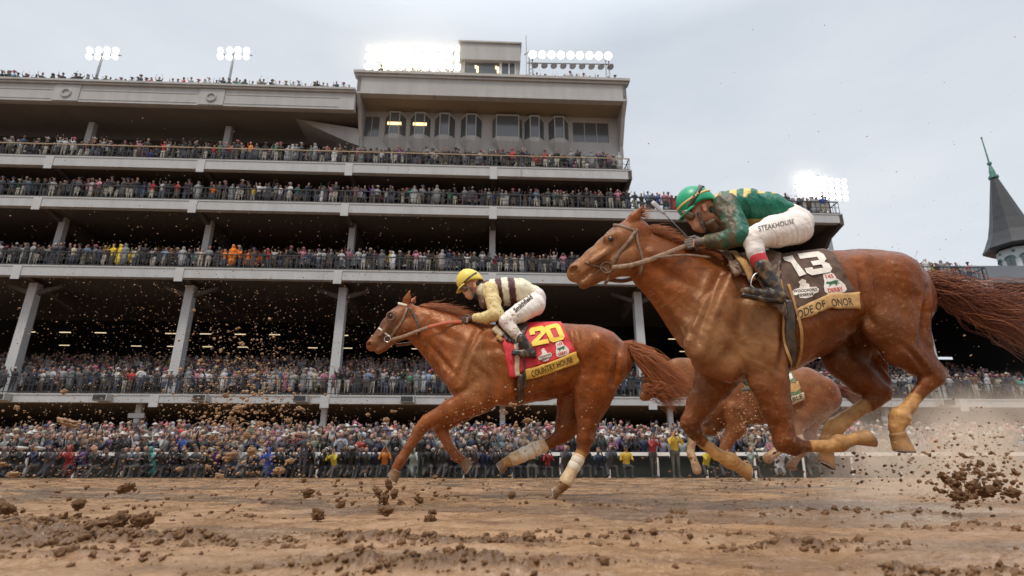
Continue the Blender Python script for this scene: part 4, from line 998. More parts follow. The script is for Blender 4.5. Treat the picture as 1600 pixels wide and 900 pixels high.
# near fore
h.chain([(1190, 555, 36), (1203, 598, 29), (1214, 640, 22), (1225, 680, 16.5)], [-.13, -.14, -.13, -.13], q=[.6, .68, .75, .85], k=.035, tg=1)
h.chain([(1196, 600, 14), (1211, 650, 9)], -.17, q=.7, k=.02, tg=1)
h.chain([(1226, 690, 17.5), (1240, 697, 14.5)], -.13, q=.95, k=.015, tg=1)
h.chain([(1240, 697, 12), (1263, 697, 8.6)], -.13, q=.85, k=.015, tg=1)
h.chain([(1263, 697, 8.4), (1296, 696, 8.4), (1312, 693, 13.5)], -.13, q=.85, k=.012, tg=2)
h.chain([(1258, 703, 4), (1305, 703, 4.5)], -.13, q=.9, k=.006, tg=2)
h.chain([(1313, 692, 13.5), (1327, 689, 8.6), (1337, 685, 9.6)], -.13, q=.95, k=.008, tg=2)

# far fore
h.chain([(1135, 565, 36), (1115, 598, 28), (1096, 630, 20), (1081, 656, 16)], [.10, .12, .12, .12], q=[.6, .7, .8, .88], k=.03, tg=1)
h.chain([(1078, 662, 15.5), (1086, 676, 13)], .12, q=.95, k=.015, tg=1); h.chain([(1088, 678, 12), (1098, 690, 9.5)], .12, q=.85, k=.012, tg=1)
h.chain([(1098, 690, 8.6), (1122, 709, 8.2), (1139, 719, 12)], .12, q=.85, k=.012, tg=2)
h.chain([(1093, 694, 4), (1130, 722, 5)], .12, q=.9, k=.006, tg=2)
h.chain([(1142, 720, 13.5), (1154, 728, 9.8)], .12, q=1, k=.008, tg=2)
# near hind
h.chain([(1392, 457, 56), (1390, 505, 44), (1408, 545, 31), (1434, 566, 22), (1458, 582, 16)], [-.13, -.155, -.15, -.13, -.13], q=[.5, .52, .6, .72, .8], k=.022, tg=1)
h.chain([(1424, 500, 29), (1436, 532, 18), (1462, 570, 6), (1476, 581, 6)], -.13, q=.6, k=.025, tg=1)
h.chain([(1372, 512, 22)], -.17, q=.6, k=.03)
h.chain([(1472, 583, 8), (1460, 588, 15), (1446, 602, 13)], -.13, q=.8, k=.015, tg=1)
h.chain([(1446, 602, 12.5), (1433, 617, 11)], -.13, q=.8, k=.012, tg=1)
h.chain([(1433, 617, 10), (1419, 637, 9.4), (1405, 652, 15)], -.13, q=.85, k=.012, tg=2)
h.chain([(1442, 616, 4), (1424, 642, 4.5)], -.13, q=.9, k=.006, tg=2)
h.chain([(1406, 652, 15.5), (1400, 669, 11)], -.13, q=.95, k=.008, tg=2); h.chain([(1400, 669, 11), (1403, 678, 11)], -.13, q=.95, k=.008, tg=2)
# far hind
h.chain([(1385, 480, 55), (1328, 526, 42), (1318, 560, 31), (1348, 592, 24), (1378, 612, 16)], [.10, .13, .13, .13, .13], q=[.5, .55, .65, .75, .8], k=.04, tg=1)
h.chain([(1370, 560, 12), (1388, 606, 7)], .13, q=.7, k=.02, tg=1)
h.chain([(1380, 615, 14), (1358, 630, 12.5)], .13, q=.85, k=.015, tg=1)
h.chain([(1358, 630, 11), (1330, 648, 10.2), (1306, 666, 14)], .13, q=.85, k=.012, tg=2)
h.chain([(1303, 668, 14.5), (1294, 688, 12), (1290, 702, 10.5)], .13, q=.95, k=.012, tg=2)

def colour13(V, tg):
    c = np.tile(CH, (len(V), 1))
    n = fbm(V[:, 0] * 3 + 5, V[:, 2] * 3, 4, 3)
    # dust and dried mud on shoulder, chest and belly
    def blob(x, y, Y, r):
        p = atY(x, y, Y); return np.exp(-((V[:, 0] - p[0]) ** 2 + (V[:, 2] - p[2]) ** 2) / r ** 2)
    t = np.clip(blob(1155, 500, 3.5, .26) + .9 * blob(1110, 520, 3.5, .2) + .6 * blob(1190, 560, 3.5, .2) + .5 * blob(1380, 500, 3.5, .16) + .35 * blob(1080, 560, 3.5, .2), 0, 1) * (.25 + n)
    c = c * (1 - np.clip(t, 0, .75)[:, None]) + TAN * np.clip(t, 0, .75)[:, None]
    dk = np.clip(blob(1330, 560, 3.6, .22) + .8 * blob(1450, 570, 3.6, .15), 0, .8)[:, None]; c = c * (1 - dk) + CH_DK * dk
    leg = tg == 1; c[leg] = c[leg] * .75 + CH_DK * .25
    kn = np.clip(blob(1235, 695, 3.6, .09) + blob(1085, 672, 3.7, .07), 0, .9)[:, None]; c = c * (1 - kn) + CH_DK * kn
    c[tg == 2] = SOCK * (.85 + .3 * n[tg == 2])[:, None]; c[tg == 3] = HOOF * (.8 + .5 * n[tg == 3])[:, None]
    for sx_, sy_, rr_ in ((1417, 709, .035), (1366, 687, .03), (1287, 733, .03), (1175, 744, .028)):
        b_ = (blob(sx_, sy_, 3.6, rr_) * (tg == 3))[:, None]; c = c * (1 - .85 * b_) + np.array((.06, .04, .03)) * .85 * b_
    f = np.clip(blob(945, 398, 3.6, .20) * .75 + blob(895, 430, 3.6, .10) * .8, 0, .85)[:, None]; hd = (tg == 4)[:, None]
    c = np.where(hd, c * (1 - f) + np.array((.37, .185, .085)) * f, c)
    return c
def mud13(V, tg):
    z = V[:, 2]; m = .30 + .35 * np.clip((1.2 - z) / .8, 0, 1); m[tg >= 2] -= .12; return m
G13 = [([(1128, 425), (1108, 470), (1092, 515), (1085, 545)], 6, .013), ([(1012, 440), (1040, 475), (1068, 510), (1090, 538)], 5, .010), ([(1012, 395), (1050, 425), (1095, 450)], 8, .006),
       ([(1150, 440), (1158, 500), (1176, 560)], 8, .007), ([(1214, 500), (1218, 545), (1213, 580)], 5, .013), ([(1335, 415), (1340, 455), (1350, 490), (1364, 525)], 6, .013), ([(1378, 415), (1392, 470), (1402, 520)], 8, .007),
       ([(1441, 455), (1437, 500), (1430, 545)], 5, .011), ([(1240, 540), (1285, 525), (1325, 500)], 8, .006), ([(1120, 500), (1150, 530), (1172, 572)], 6, .006), ([(1135, 470), (1175, 465), (1210, 480)], 7, .005)]
L13 = [([(1200, 590), (1212, 640), (1222, 675)], 3.5, .006), ([(1400, 540), (1430, 565), (1452, 585)], 3.5, .006), ([(972, 433), (992, 425), (1003, 405), (1000, 380)], 3.5, .006), ([(950, 397), (925, 414), (912, 425)], 3, .004), ([(1105, 600), (1092, 640)], 3.5, .005)]
def hoof(h, a, b, ra, rb, off, m_wall, slant=.0):
    """a hard hoof: wall flaring from the coronet (a) to the ground edge (b), dark sole and steel shoe"""
    A = Vector(h.pt(a[0], a[1], off)); B_ = Vector(h.pt(b[0], b[1], off)); ra = h.rr(ra, A); rb = h.rr(rb, B_); ax = (B_ - A).normalized(); sd = Vector((0, 1, 0)); up = ax.cross(sd)
    n = 22; vs = []
    for t, r in ((-.12, ra * .90), (0, ra * 1.04), (.06, ra * 1.0), (.55, (ra + rb) / 2), (1, rb)):
        for j in range(n):
            q = 2 * math.pi * j / n; vs.append(A + (B_ - A) * t + up * math.cos(q) * r + sd * math.sin(q) * r * .92 + ax * (slant * r * math.cos(q) * max(0, t)))
    b1 = MB(); b1.add(vs, [(i * n + j, i * n + (j + 1) % n, (i + 1) * n + (j + 1) % n, (i + 1) * n + j) for i in range(4) for j in range(n)])
    o = h.put('hoof', b1.mesh('hoof', True), m_wall)
    b2 = MB(); rim = vs[-n:]; c = sum(rim, Vector()) / n; b2.add([c + (v - c) * .97 + ax * .001 for v in rim] + [c - ax * rb * .2], [(j, (j + 1) % n, n) for j in range(n)]); h.put('sole', b2.mesh('sole'), M_sole, o)
    b3 = MB(); b3.tube([c + (v - c) * .86 + ax * .003 for v in rim[3:-2]], .0045, 6); h.put('horseshoe', b3.mesh('horseshoe', True), M_steel, o)
    return o
M_sole = mat('muddy_sole', (.07, .045, .03), rough=.7, noise=(40, .7, (.25, .15, .07)), bump=(50, .6, .006))
M_hoof_tan = mat('muddy_hoof', (.42, .215, .075), rough=.45, noise=(22, .7, (.17, .085, .035)), bump=[(30, .5, .006), (140, .4, .002)])
M_hoof_dark = mat('dark_hoof', (.17, .085, .04), rough=.45, noise=(22, .7, (.30, .18, .09)), bump=[(30, .5, .006)])
h.finish(r13, .008, colour13, mud13, G13 + L13)
hoof(h, (1337, 685), (1361, 685), 10.2, 13.2, -.13, M_hoof_tan, -.35)
hoof(h, (1156, 730), (1171, 739), 10.0, 12.6, .12, M_hoof_tan, -.35)
hoof(h, (1403, 679), (1413, 705), 12.5, 15.5, -.13, M_hoof_tan, .35)
hoof(h, (1291, 705), (1292, 727), 11, 12.5, .13, M_hoof_tan, .45)
# ---- horse 20 -----------------------------------------------------------------
H20 = Horse(5.5); h = H20
r20 = root_at('racehorse', 'chestnut racehorse with red saddle cloth number 20, in front, white bandages on its legs', 'horse', 800, 5.5, 'racehorses galloping in the mud')
h.chain([(645, 500, 24), (668, 513, 31), (700, 533, 42), (728, 555, 52), (757, 571, 59), (800, 570, 61), (845, 565, 58), (885, 559, 52), (918, 556, 47), (940, 560, 42), (952, 566, 34)],
        q=[.5, .48, .5, .55, .62, .68, .74, .8, .86, .84, .8], k=.06)
h.chain([(765, 524, 14), (800, 524, 14)], q=.6, k=.06); h.chain([(700, 505, 9), (735, 514, 11)], q=.45, k=.05)
for o in (-.17, .17):
    h.chain([(768, 525, 15), (745, 560, 23), (722, 592, 22)], o, q=.45, k=.025)
    h.chain([(785, 575, 26), (785, 605, 26)], o, q=.5, k=.022)
    h.chain([(718, 600, 20), (740, 612, 18)], o * .55, q=.7, k=.03)
    h.chain([(820, 580, 34), (865, 575, 28)], o * 1.15, q=.35, k=.05)
    h.chain([(902, 530, 17), (930, 545, 28), (955, 568, 26)], o * .82, q=.75, k=.03)
    h.chain([(890, 535, 8), (893, 565, 14)], o * 1.15, q=.6, k=.03)
h.chain([(688, 545, 10), (702, 580, 12), (712, 600, 12)], [-.05, -.10, -.13], q=.8, k=.02)
h.chain([(662, 505, 9), (690, 520, 11), (725, 535, 12)], -.08, q=.5, k=.02)
h.chain([(634, 491, 19), (622, 500, 18.5), (609, 510, 14.5), (597, 524, 11.5), (586, 535, 10), (581, 540, 9)], q=[.70, .84, .80, .68, .74, .8], k=.02, tg=4)
h.chain([(638, 507, 20), (628, 513, 18), (613, 526, 12), (600, 540, 8), (592, 547, 6.5)], q=[.42, .46, .46, .6, .8], k=.02, tg=4)
for o in (-.05, .05):
    h.chain([(633, 510, 15), (624, 515, 11)], o * .95, q=.55, k=.015, tg=4)
    h.chain([(613, 489, 5), (608, 492, 5)], o * 1.7, q=.6, k=.02, tg=4); h.chain([(611, 503, 3.2), (594, 524, 3.2)], o * 1.4, q=.7, k=.02, tg=4)
    h.chain([(578, 537, 5.5)], o * .7, q=1, k=.015, tg=4); h.chain([(577, 538, 3.2)], o * 1.16, q=1.4, k=.006, cut=True)
    h.chain([(577, 551, .7), (592, 541, .8), (598, 536, .4)], o, q=5, k=.004, cut=True)
h.chain([(632, 480, 6), (636, 467, 6), (641, 453, 1.5)], [-.055, -.065, -.07], q=.5, k=.008, tg=5); h.chain([(633, 473, 2.5), (638, 462, 2.2)], -.1, q=.55, k=.006, cut=True)
h.chain([(638, 480, 6), (644, 472, 5.5), (650, 463, 1.5)], [.055, .065, .07], q=.5, k=.008, tg=5)
# reaching fore (near), folded fore (far)
h.chain([(762, 608, 30), (738, 627, 22), (705, 641, 17), (676, 655, 12.5)], [-.13, -.14, -.14, -.14], q=[.6, .66, .75, .85], k=.03, tg=1)
h.chain([(735, 640, 9), (700, 652, 6)], -.16, q=.7, k=.015, tg=1)
h.chain([(668, 659, 11.5), (656, 672, 10.5)], -.14, q=.95, k=.015, tg=1); h.chain([(653, 676, 9.5), (640, 697, 7.6), (627, 717, 7.6)], -.14, q=.85, k=.012, tg=1)
h.chain([(657, 680, 3), (633, 716, 3.5)], -.14, q=.9, k=.006, tg=1)
h.chain([(626, 719, 9), (619, 731, 7.5)], -.14, q=.95, k=.012, tg=1)
h.chain([(752, 618, 28), (722, 640, 18), (700, 655, 14), (688, 666, 11.5)], .12, q=[.6, .7, .8, .88], k=.03, tg=1)
h.chain([(687, 668, 11), (692, 678, 9), (701, 697, 7.3), (713, 712, 8)], .12, q=.85, k=.012, tg=1); h.chain([(713, 713, 8.5), (723, 719, 7)], .12, q=1, k=.01, tg=1)

# hind legs
h.chain([(928, 560, 46), (928, 605, 33), (920, 640, 21), (917, 664, 15), (914, 686, 13)], [-.12, -.14, -.14, -.14, -.14], q=[.52, .58, .66, .75, .85], k=.024, tg=1)
h.chain([(950, 590, 22), (940, 630, 12), (926, 672, 4.5), (924, 688, 5)], -.14, q=.6, k=.02, tg=1)
h.chain([(914, 686, 13), (911, 702, 10)], -.14, q=.85, k=.015, tg=1); h.chain([(911, 702, 9.5), (895, 734, 8)], -.14, q=.85, k=.012, tg=2)
h.chain([(895, 734, 8), (884, 753, 10)], -.14, q=.9, k=.012, tg=2); h.chain([(883, 755, 9), (874, 764, 8)], -.14, q=1, k=.01, tg=3)
h.chain([(912, 590, 40), (898, 630, 27), (886, 664, 18), (878, 679, 13)], [.1, .13, .13, .13], q=[.5, .6, .7, .8], k=.035, tg=1)
h.chain([(910, 640, 8), (892, 680, 6)], .13, q=.7, k=.02, tg=1)
h.chain([(880, 680, 12), (862, 690, 9.5), (843, 699, 8.5)], .13, q=.85, k=.012, tg=1); h.chain([(843, 699, 8.5), (812, 713, 8), (800, 718, 9)], .13, q=.85, k=.012, tg=2)
h.chain([(799, 719, 9), (789, 723, 7.5)], .13, q=1, k=.01, tg=2)
def colour20(V, tg):
    c = np.tile(CH * 1.35, (len(V), 1)); n = fbm(V[:, 0] * 3 + 2, V[:, 2] * 3, 4, 5)
    def blob(x, y, Y, r):
        p = atY(x, y, Y); return np.exp(-((V[:, 0] - p[0]) ** 2 + (V[:, 2] - p[2]) ** 2) / r ** 2)
    t = np.clip(blob(735, 570, 5.3, .22) + .6 * blob(745, 600, 5.3, .2), 0, 1) * (.2 + .8 * n); t = np.clip(t, 0, .6)[:, None]; c = c * (1 - t) + TAN * t
    t = np.clip(blob(915, 680, 5.4, .3) + blob(880, 690, 5.4, .2), 0, .6)[:, None]; c = c * (1 - t) + CH_DK * 1.5 * t
    t = np.clip(blob(608, 500, 5.4, .17) * .9 + blob(590, 530, 5.4, .14) * .55, 0, .8)[:, None] * (tg == 4)[:, None]; c = c * (1 - t) + np.array((.16, .10, .065)) * t
    t = np.clip(blob(640, 700, 5.4, .2) + .8 * blob(700, 700, 5.5, .2), 0, .6)[:, None]; c = c * (1 - t) + np.array((.24, .095, .05)) * t
    c[tg == 2] = SOCK; c[tg == 3] = HOOF * .55
    return c
def mud20(V, tg): return .32 + .45 * np.clip((.9 - V[:, 2]) / .6, 0, 1) + .1 * (tg == 4)
G20 = [([(775 + (x - 1170) * .70, 510 + (y - 412) * .68) for x, y in pts], w_ * .7, d_) for pts, w_, d_ in G13]
h.finish(r20, .0095, colour20, mud20, G20)
hoof(h, (619, 735), (613, 748), 7.8, 9.8, -.14, M_hoof_dark, .35); hoof(h, (725, 721), (733, 732), 7.5, 9.5, .12, M_hoof_dark, -.3)
hoof(h, (876, 761), (864, 771), 8.3, 10.0, -.14, M_hoof_dark, .45); hoof(h, (789, 723), (780, 733), 7.5, 9.0, .13, M_hoof_dark, .3)

# ---- the third horse, behind -----------------------------------------------------
H3 = Horse(7.9); h = H3
r3 = root_at('racehorse', 'dusty brown racehorse galloping behind the nearest horse, green saddle cloth, half hidden by its legs', 'horse', 1180, 7.9, 'racehorses galloping in the mud')
h.chain([(1040, 588, 19), (1062, 583, 22), (1085, 590, 29), (1110, 606, 36), (1140, 618, 42), (1180, 618, 43), (1220, 613, 39), (1255, 611, 36), (1280, 618, 32)], q=[.48, .48, .5, .56, .64, .7, .76, .84, .82], k=.06)
for o in (-.17, .17):
    h.chain([(1145, 590, 12), (1128, 615, 16), (1112, 638, 15)], o, q=.45, k=.025); h.chain([(1255, 595, 14), (1285, 612, 22), (1296, 622, 18)], o * .8, q=.75, k=.03)
    h.chain([(1165, 625, 20), (1162, 645, 18)], o, q=.5, k=.02)
h.chain([(1036, 585, 14), (1024, 596, 11), (1012, 612, 8), (1006, 620, 7)], q=[.75, .8, .7, .8], k=.02, tg=4); h.chain([(1038, 594, 14), (1024, 606, 8), (1012, 622, 5)], q=.5, k=.02, tg=4)
for o in (-.055, .055): h.chain([(1040, 574, 4.5), (1047, 563, 1.3)], o, q=.5, k=.008, tg=5)
h.chain([(1148, 640, 22), (1150, 668, 14), (1136, 692, 9), (1131, 704, 8.5)], -.13, q=.8, k=.03, tg=1); h.chain([(1131, 706, 8), (1142, 722, 6), (1156, 732, 5.5)], -.13, q=.85, k=.012, tg=1); h.chain([(1157, 732, 6.5), (1165, 726, 7)], -.13, q=1.1, k=.01, tg=3)
h.chain([(1130, 645, 20), (1112, 668, 12), (1090, 673, 9)], .13, q=.8, k=.03, tg=1); h.chain([(1086, 675, 8.5), (1080, 696, 6), (1079, 708, 6.5)], .13, q=.85, k=.012, tg=2); h.chain([(1080, 710, 6.5), (1086, 722, 5)], .13, q=1, k=.01, tg=2); h.chain([(1085, 722, 6), (1089, 734, 7)], .13, q=1.1, k=.01, tg=2)
h.chain([(1272, 625, 28), (1252, 650, 18), (1240, 672, 12), (1246, 684, 9)], -.13, q=.7, k=.03, tg=1); h.chain([(1246, 684, 9), (1226, 698, 6.5), (1212, 706, 7)], -.13, q=.85, k=.012, tg=2); h.chain([(1211, 707, 7), (1200, 716, 8)], -.13, q=1.1, k=.01, tg=2)
h.chain([(1282, 625, 26), (1268, 655, 16), (1264, 678, 10), (1274, 690, 8)], .13, q=.7, k=.03, tg=1); h.chain([(1274, 690, 8), (1256, 706, 6), (1244, 716, 6)], .13, q=.85, k=.012, tg=1); h.chain([(1243, 716, 6), (1236, 727, 7)], .13, q=1.1, k=.01, tg=3)
def colour3(V, tg):
    n = fbm(V[:, 0] * 2.5, V[:, 2] * 2.5, 4, 7)[:, None]; c = np.array((.20, .060, .02)) * (1 - .6 * n) + np.array((.27, .13, .06)) * .6 * n
    c[tg == 2] = (.62, .42, .26); c[tg == 3] = (.3, .18, .1); return c
h.finish(r3, .013, colour3, lambda V, tg: np.full(len(V), .45))

# ---- eyes
def eye(h, x, y, rpx):
    p, n = h.hit(x, y); b = MB(); r = h.rr(rpx, p); c = p - n * r * .35
    for cc in (c, Vector((c.x, 2 * h.Y - c.y, c.z))):
        b = MB(); b.lathe([(max(1e-4, r * math.sin(math.pi * i / 10)), -r * math.cos(math.pi * i / 10)) for i in range(11)], 16, cc)
        h.put('eye', b.mesh('eye', True), M_eye)
eye(H13, 954.5, 373.5, 4.4); eye(H20, 610.5, 494, 3.0)

# ---- manes, forelocks, tails
rng = np.random.default_rng(5)
def strand(p0, d, length, droop, curl, seg=9, lat=0.0):
    """a hair lock starting at p0, direction d, falling and curling"""
    P = [np.array(p0, float)]; d = np.array(d, float); d /= np.linalg.norm(d); st = length / seg
    ph = rng.uniform(0, 6.28, 2); fr = rng.uniform(.5, 1.1)
    for i in range(seg):
        dd = d + np.array([0, lat, -droop * i / seg]) + curl * np.array([math.sin(ph[0] + i * fr), math.cos(ph[1] + i * fr) * .5, math.cos(ph[0] + i * fr * 1.1)])
        P.append(P[-1] + dd / np.linalg.norm(dd) * st)
    return P
def along(pl, t):
    d = [0]
    for a, b in zip(pl[:-1], pl[1:]): d.append(d[-1] + math.hypot(b[0] - a[0], b[1] - a[1]))
    return np.interp(t * d[-1], d, [p[0] for p in pl]), np.interp(t * d[-1], d, [p[1] for p in pl])
def mane(h, name, crest, n, ln, m, wdt=.0035, droop=.8, curl=.25, up=.35):
    S = []
    for i in range(n):
        x, y = along(crest, rng.uniform(0, 1)); o = rng.normal(0, .012); p = h.pt(x, y + 3, o)
        l = rng.uniform(*ln); side = rng.choice([-1, 1], p=[.55, .45])
        S.append(strand(p, (1, side * rng.uniform(0, .35), rng.uniform(-.25, up)), l, droop * rng.uniform(.4, 1.2), curl * rng.uniform(.4, 1), lat=side * .12))
    return hair(name, S, m, h, wdt)
mane(H13, 'mane', [(1008, 352), (1020, 360), (1035, 368), (1065, 385), (1095, 400), (1125, 412)], 1700, (.06, .19), M_hair, .0018, curl=.4)
mane(H13, 'forelock', [(975, 343), (983, 334), (993, 330)], 130, (.06, .15), M_hair, droop=.5, up=.6)
mane(H20, 'mane', [(655, 474), (680, 479), (700, 489), (716, 500), (740, 508)], 1200, (.12, .33), M_hair, .002, up=.25, droop=.45, curl=.25)
mane(H3, 'mane', [(1035, 570), (1060, 562), (1090, 566)], 120, (.1, .2), M_hair_dk)
S = []
for i in range(1300):      # tail of the nearest horse, streaming behind it
    o = rng.normal(0, .03); x, y = along([(1438, 427), (1446, 436), (1452, 446)], rng.uniform(0, 1)); p = H13.pt(x, y, o)
    q = rng.uniform(0, 1)
    if q < .22: S.append(strand(p, (1, rng.normal(0, .1), rng.uniform(-.12, .14)), rng.uniform(.15, .34), .7, .35))
    elif q < .55: S.append(strand(p, (1, rng.normal(0, .2), rng.uniform(-.9, -.3)), rng.uniform(.25, .5), .1, .5, 12))
    else: S.append(strand(p, (1, rng.normal(0, .12), rng.uniform(-1.0, -.25)), rng.uniform(.6, 1.25), -.30, .42, 16))
hair('tail', S[:330], M_hair, H13, .0021); hair('tail', S[330:], M_hair_dk, H13, .0021)
S = []
for i in range(2400):      # tail of horse 20
    o = rng.normal(0, .03); x, y = along([(972, 533), (984, 545), (987, 556)], rng.uniform(0, 1)); p = H20.pt(x, y, o)
    q = rng.uniform(0, 1)
    S.append(strand(p, (.75 + .5 * q, rng.normal(0, .12), -.25 - .7 * (1 - q)), rng.uniform(.45, .72), .75, .22 + .2 * q, 14))
for i in range(420):
    p = H20.pt(rng.uniform(1000, 1040), rng.uniform(585, 620), rng.normal(0, .05)); S.append(strand(p, (1, rng.normal(0, .2), rng.uniform(-.5, .3)), rng.uniform(.2, .4), .6, .6, 12))
hair('tail', S, M_hair, H20, .0024)
S = []
for i in range(200):
    p = H3.pt(1306, 600 + rng.uniform(0, 8), rng.normal(0, .03)); S.append(strand(p, (1, rng.normal(0, .12), rng.uniform(-.8, -.3)), rng.uniform(.35, .6), .5, .25, 12))
hair('tail', S, M_hair_dk, H3, .007)

# ---- bridles and reins
def ringo(h, name, x, y, rpx, m, off=.012, parent=None, thick=.0045):
    p, n = h.hit(x, y, off)
    if p is None: p = Vector(h.pt(x, y, -.08))
    r = h.rr(rpx, p); b = MB()
    for Y in (p.y, 2 * h.Y - p.y):
        b = MB(); b.tube([(p.x + r * math.cos(a), Y, p.z + r * math.sin(a)) for a in np.linspace(0, 2 * math.pi, 25)], thick, 6, cap=False); o = h.put(name, b.mesh(name, True), m, parent)
    return o
br = H13.strap('bridle', [(958, 352), (968, 353), (980, 357), (993, 361)], 5.5, M_leather, .006)
H13.strap('cheekpiece', [(993, 361), (985, 374), (976, 385), (967, 395), (960, 411), (956, 416)], 6, M_leather, .006, br)
H13.strap('throatlatch', [(994, 358), (995, 375), (1000, 390), (1004, 405), (1004, 420), (1000, 430)], 4.5, M_leather, .006, br)
H13.strap('noseband', [(914, 410), (925, 414), (940, 417), (950, 423), (952, 435), (946, 441)], 4.5, M_leather, .006, br)
ringo(H13, 'bit_ring', 947, 419, 9, M_leather, .014, br, .006)
b2 = H20.strap('bridle', [(622, 474), (628, 475), (636, 478)], 4, M_bandage_w, .006)
H20.strap('headpiece', [(643, 470), (638, 477), (634, 486), (632, 495), (625, 508), (616, 520), (611, 526)], 4, M_leather, .006, b2)
H20.strap('throatlatch', [(638, 480), (646, 492), (653, 503), (657, 514), (654, 522)], 4, M_black, .006, b2)
H20.strap('noseband', [(592, 513), (597, 516), (604, 523), (611, 527)], 3, M_bandage_w, .006, b2)
ringo(H20, 'bit_ring', 606, 530, 5, M_steel, .014, b2, .005)
for (x, y, r) in ((611, 494, 6.5),): ringo(H20, 'eye_cup', x, y, r, M_leather, .006, b2, .006)
def rein(h, name, pts, offs, wpx, m, parent):
    b = MB(); P = [Vector(h.pt(x, y, o)) for (x, y), o in zip(pts, offs)]
    Q = []
    for i in range(len(P) - 1):
        for t in np.linspace(0, 1, 6, endpoint=False): Q.append(P[i].lerp(P[i + 1], t))
    Q.append(P[-1])
    for _ in range(3): Q = [Q[0]] + [(Q[i - 1] + Q[i] * 2 + Q[i + 1]) / 4 for i in range(1, len(Q) - 1)] + [Q[-1]]
    r = h.rr(wpx, P[0]) / 2
    b.tube([Vector((p.x, 2 * h.Y - p.y, p.z)) for p in Q], r, 8, flat=.3, up=(0, 1, 0)); h.put(name, b.mesh(name, True), m, parent)
    b = MB(); b.tube(Q, r, 8, flat=.3, up=(0, -1, 0))
    return h.put(name, b.mesh(name, True), m, parent)
rein(H13, 'rein', [(956, 418), (985, 415), (1010, 408), (1045, 395), (1072, 384)], [-.12, -.16, -.17, -.17, -.13], 8, M_rein_mud, br)
rein(H13, 'rein_loop', [(1004, 405), (1018, 404), (1045, 400), (1075, 398), (1110, 402)], [-.13, -.17, -.18, -.16, -.15], 4, M_leather, br)
rein(H20, 'rein', [(611, 531), (630, 526), (648, 519), (670, 511)], [-.12, -.16, -.17, -.17], 5.5, M_rein_mud, b2)
rein(H20, 'rein_grip', [(669, 511.5), (690, 506), (705, 504), (722, 503)], [-.17, -.17, -.15, -.12], 6, M_rein_orange, b2)

# ---- saddle cloths, girths, saddles
M_cloth_brown = mat('brown_cloth', (.075, .038, .026), rough=.75, noise=(18, .4, (.22, .13, .08)), mud=(22, .66, (.36, .22, .12)), bump=[(24, .5, .01), (220, .3, .001)])
M_cloth_red = mat('red_cloth', (.66, .025, .035), rough=.6, noise=(14, .4, (.45, .02, .03)), mud=(24, .70, (.4, .2, .12)), bump=[(20, .5, .01), (220, .3, .001)])
M_cloth_green = mat('green_cloth', (.10, .20, .08), rough=.7, noise=(16, .5, (.28, .22, .13)))
M_band_tan = mat('tan_band', (.62, .38, .15), rough=.7, noise=(20, .7, (.36, .19, .07)), bump=[(24, .4, .006)])
M_band_gold = mat('gold_band', (.78, .47, .06), rough=.6, noise=(20, .6, (.45, .24, .05)), bump=[(24, .4, .006)])
M_band_cream = mat('cream_band', (.66, .55, .38), rough=.7, noise=(20, .6, (.4, .25, .15)))
M_print_white = mat('white_print', (.82, .78, .72), rough=.6, noise=(30, .5, (.55, .42, .30)))
M_print_yellow = mat('yellow_print', (.88, .64, .05), rough=.55, noise=(26, .3, (.6, .4, .08)))
M_print_dark = mat('dark_print', (.035, .025, .02), rough=.7)
M_print_green = mat('green_print', (.03, .13, .06), rough=.7); M_print_red = mat('red_print', (.6, .05, .03), rough=.7)
M_tan_strap = mat('tan_webbing', (.50, .27, .08), rough=.7, noise=(40, .7, (.25, .13, .05)), bump=(150, .4, .002))
M_saddle = mat('muddy_saddle', (.10, .06, .04), rough=.5, noise=(18, .7, (.30, .19, .11)), bump=[(16, .6, .02)])

def digit3(q):
    P = [(0, 1), (.86, 1), (1, .86), (1, .62), (.86, .5), (1, .38), (1, .14), (.86, 0), (.14, 0), (0, .14), (0, .34), (.3, .34), (.3, .24), (.7, .24), (.7, .40), (.36, .40), (.36, .60), (.7, .60), (.7, .76), (0, .76)]
    return [quadmap(q, u, v) for u, v in P]
def digit0(q):
    o = [(.14, 1), (.86, 1), (1, .86), (1, .14), (.86, 0), (.14, 0), (0, .14), (0, .86)]; i = [(.33, .78), (.67, .78), (.69, .74), (.69, .26), (.67, .22), (.33, .22), (.31, .26), (.31, .74)]
    return [[quadmap(q, *o[k]), quadmap(q, *o[(k + 1) % 8]), quadmap(q, *i[(k + 1) % 8]), quadmap(q, *i[k])] for k in range(8)]
def digit2(q):
    P = [(0, .62), (0, .88), (.14, 1), (.86, 1), (1, .88), (1, .6), (.42, .24), (1, .24), (1, 0), (0, 0), (0, .24), (.68, .62), (.68, .76), (.32, .76), (.32, .62)]
    return [quadmap(q, u, v) for u, v in P]
def badge_bottle(q):      # sponsor's badge: little still-house outline on a plate
    P = [(0, .38), (.12, .5), (.3, .55), (.34, .72), (.28, .85), (.42, 1), (.56, .92), (.56, .78), (.66, .72), (.68, .55), (.9, .55), (1, .42), (.96, .25), (.82, .2), (.75, .05), (.5, 0), (.3, .05), (.22, .2), (.05, .22)]
    return [quadmap(q, u, v) for u, v in P]
def badge_bell(q):        # race emblem: domed top widening to a plate
    P = [(.2, .95), (.35, 1), (.6, 1), (.72, .92), (.78, .68), (.92, .52), (1, .35), (.98, .12), (.85, .02), (.5, 0), (.2, .02), (.08, .15), (.1, .4), (.18, .6)]
    return [quadmap(q, u, v) for u, v in P]
HORSEGLYPH = [(0, .55), (.12, .8), (.22, .7), (.45, .72), (.7, .8), (1, .7), (.8, .6), (.95, .3), (.78, .45), (.7, .1), (.6, .42), (.4, .4), (.15, .1), (.25, .45), (.1, .5)]
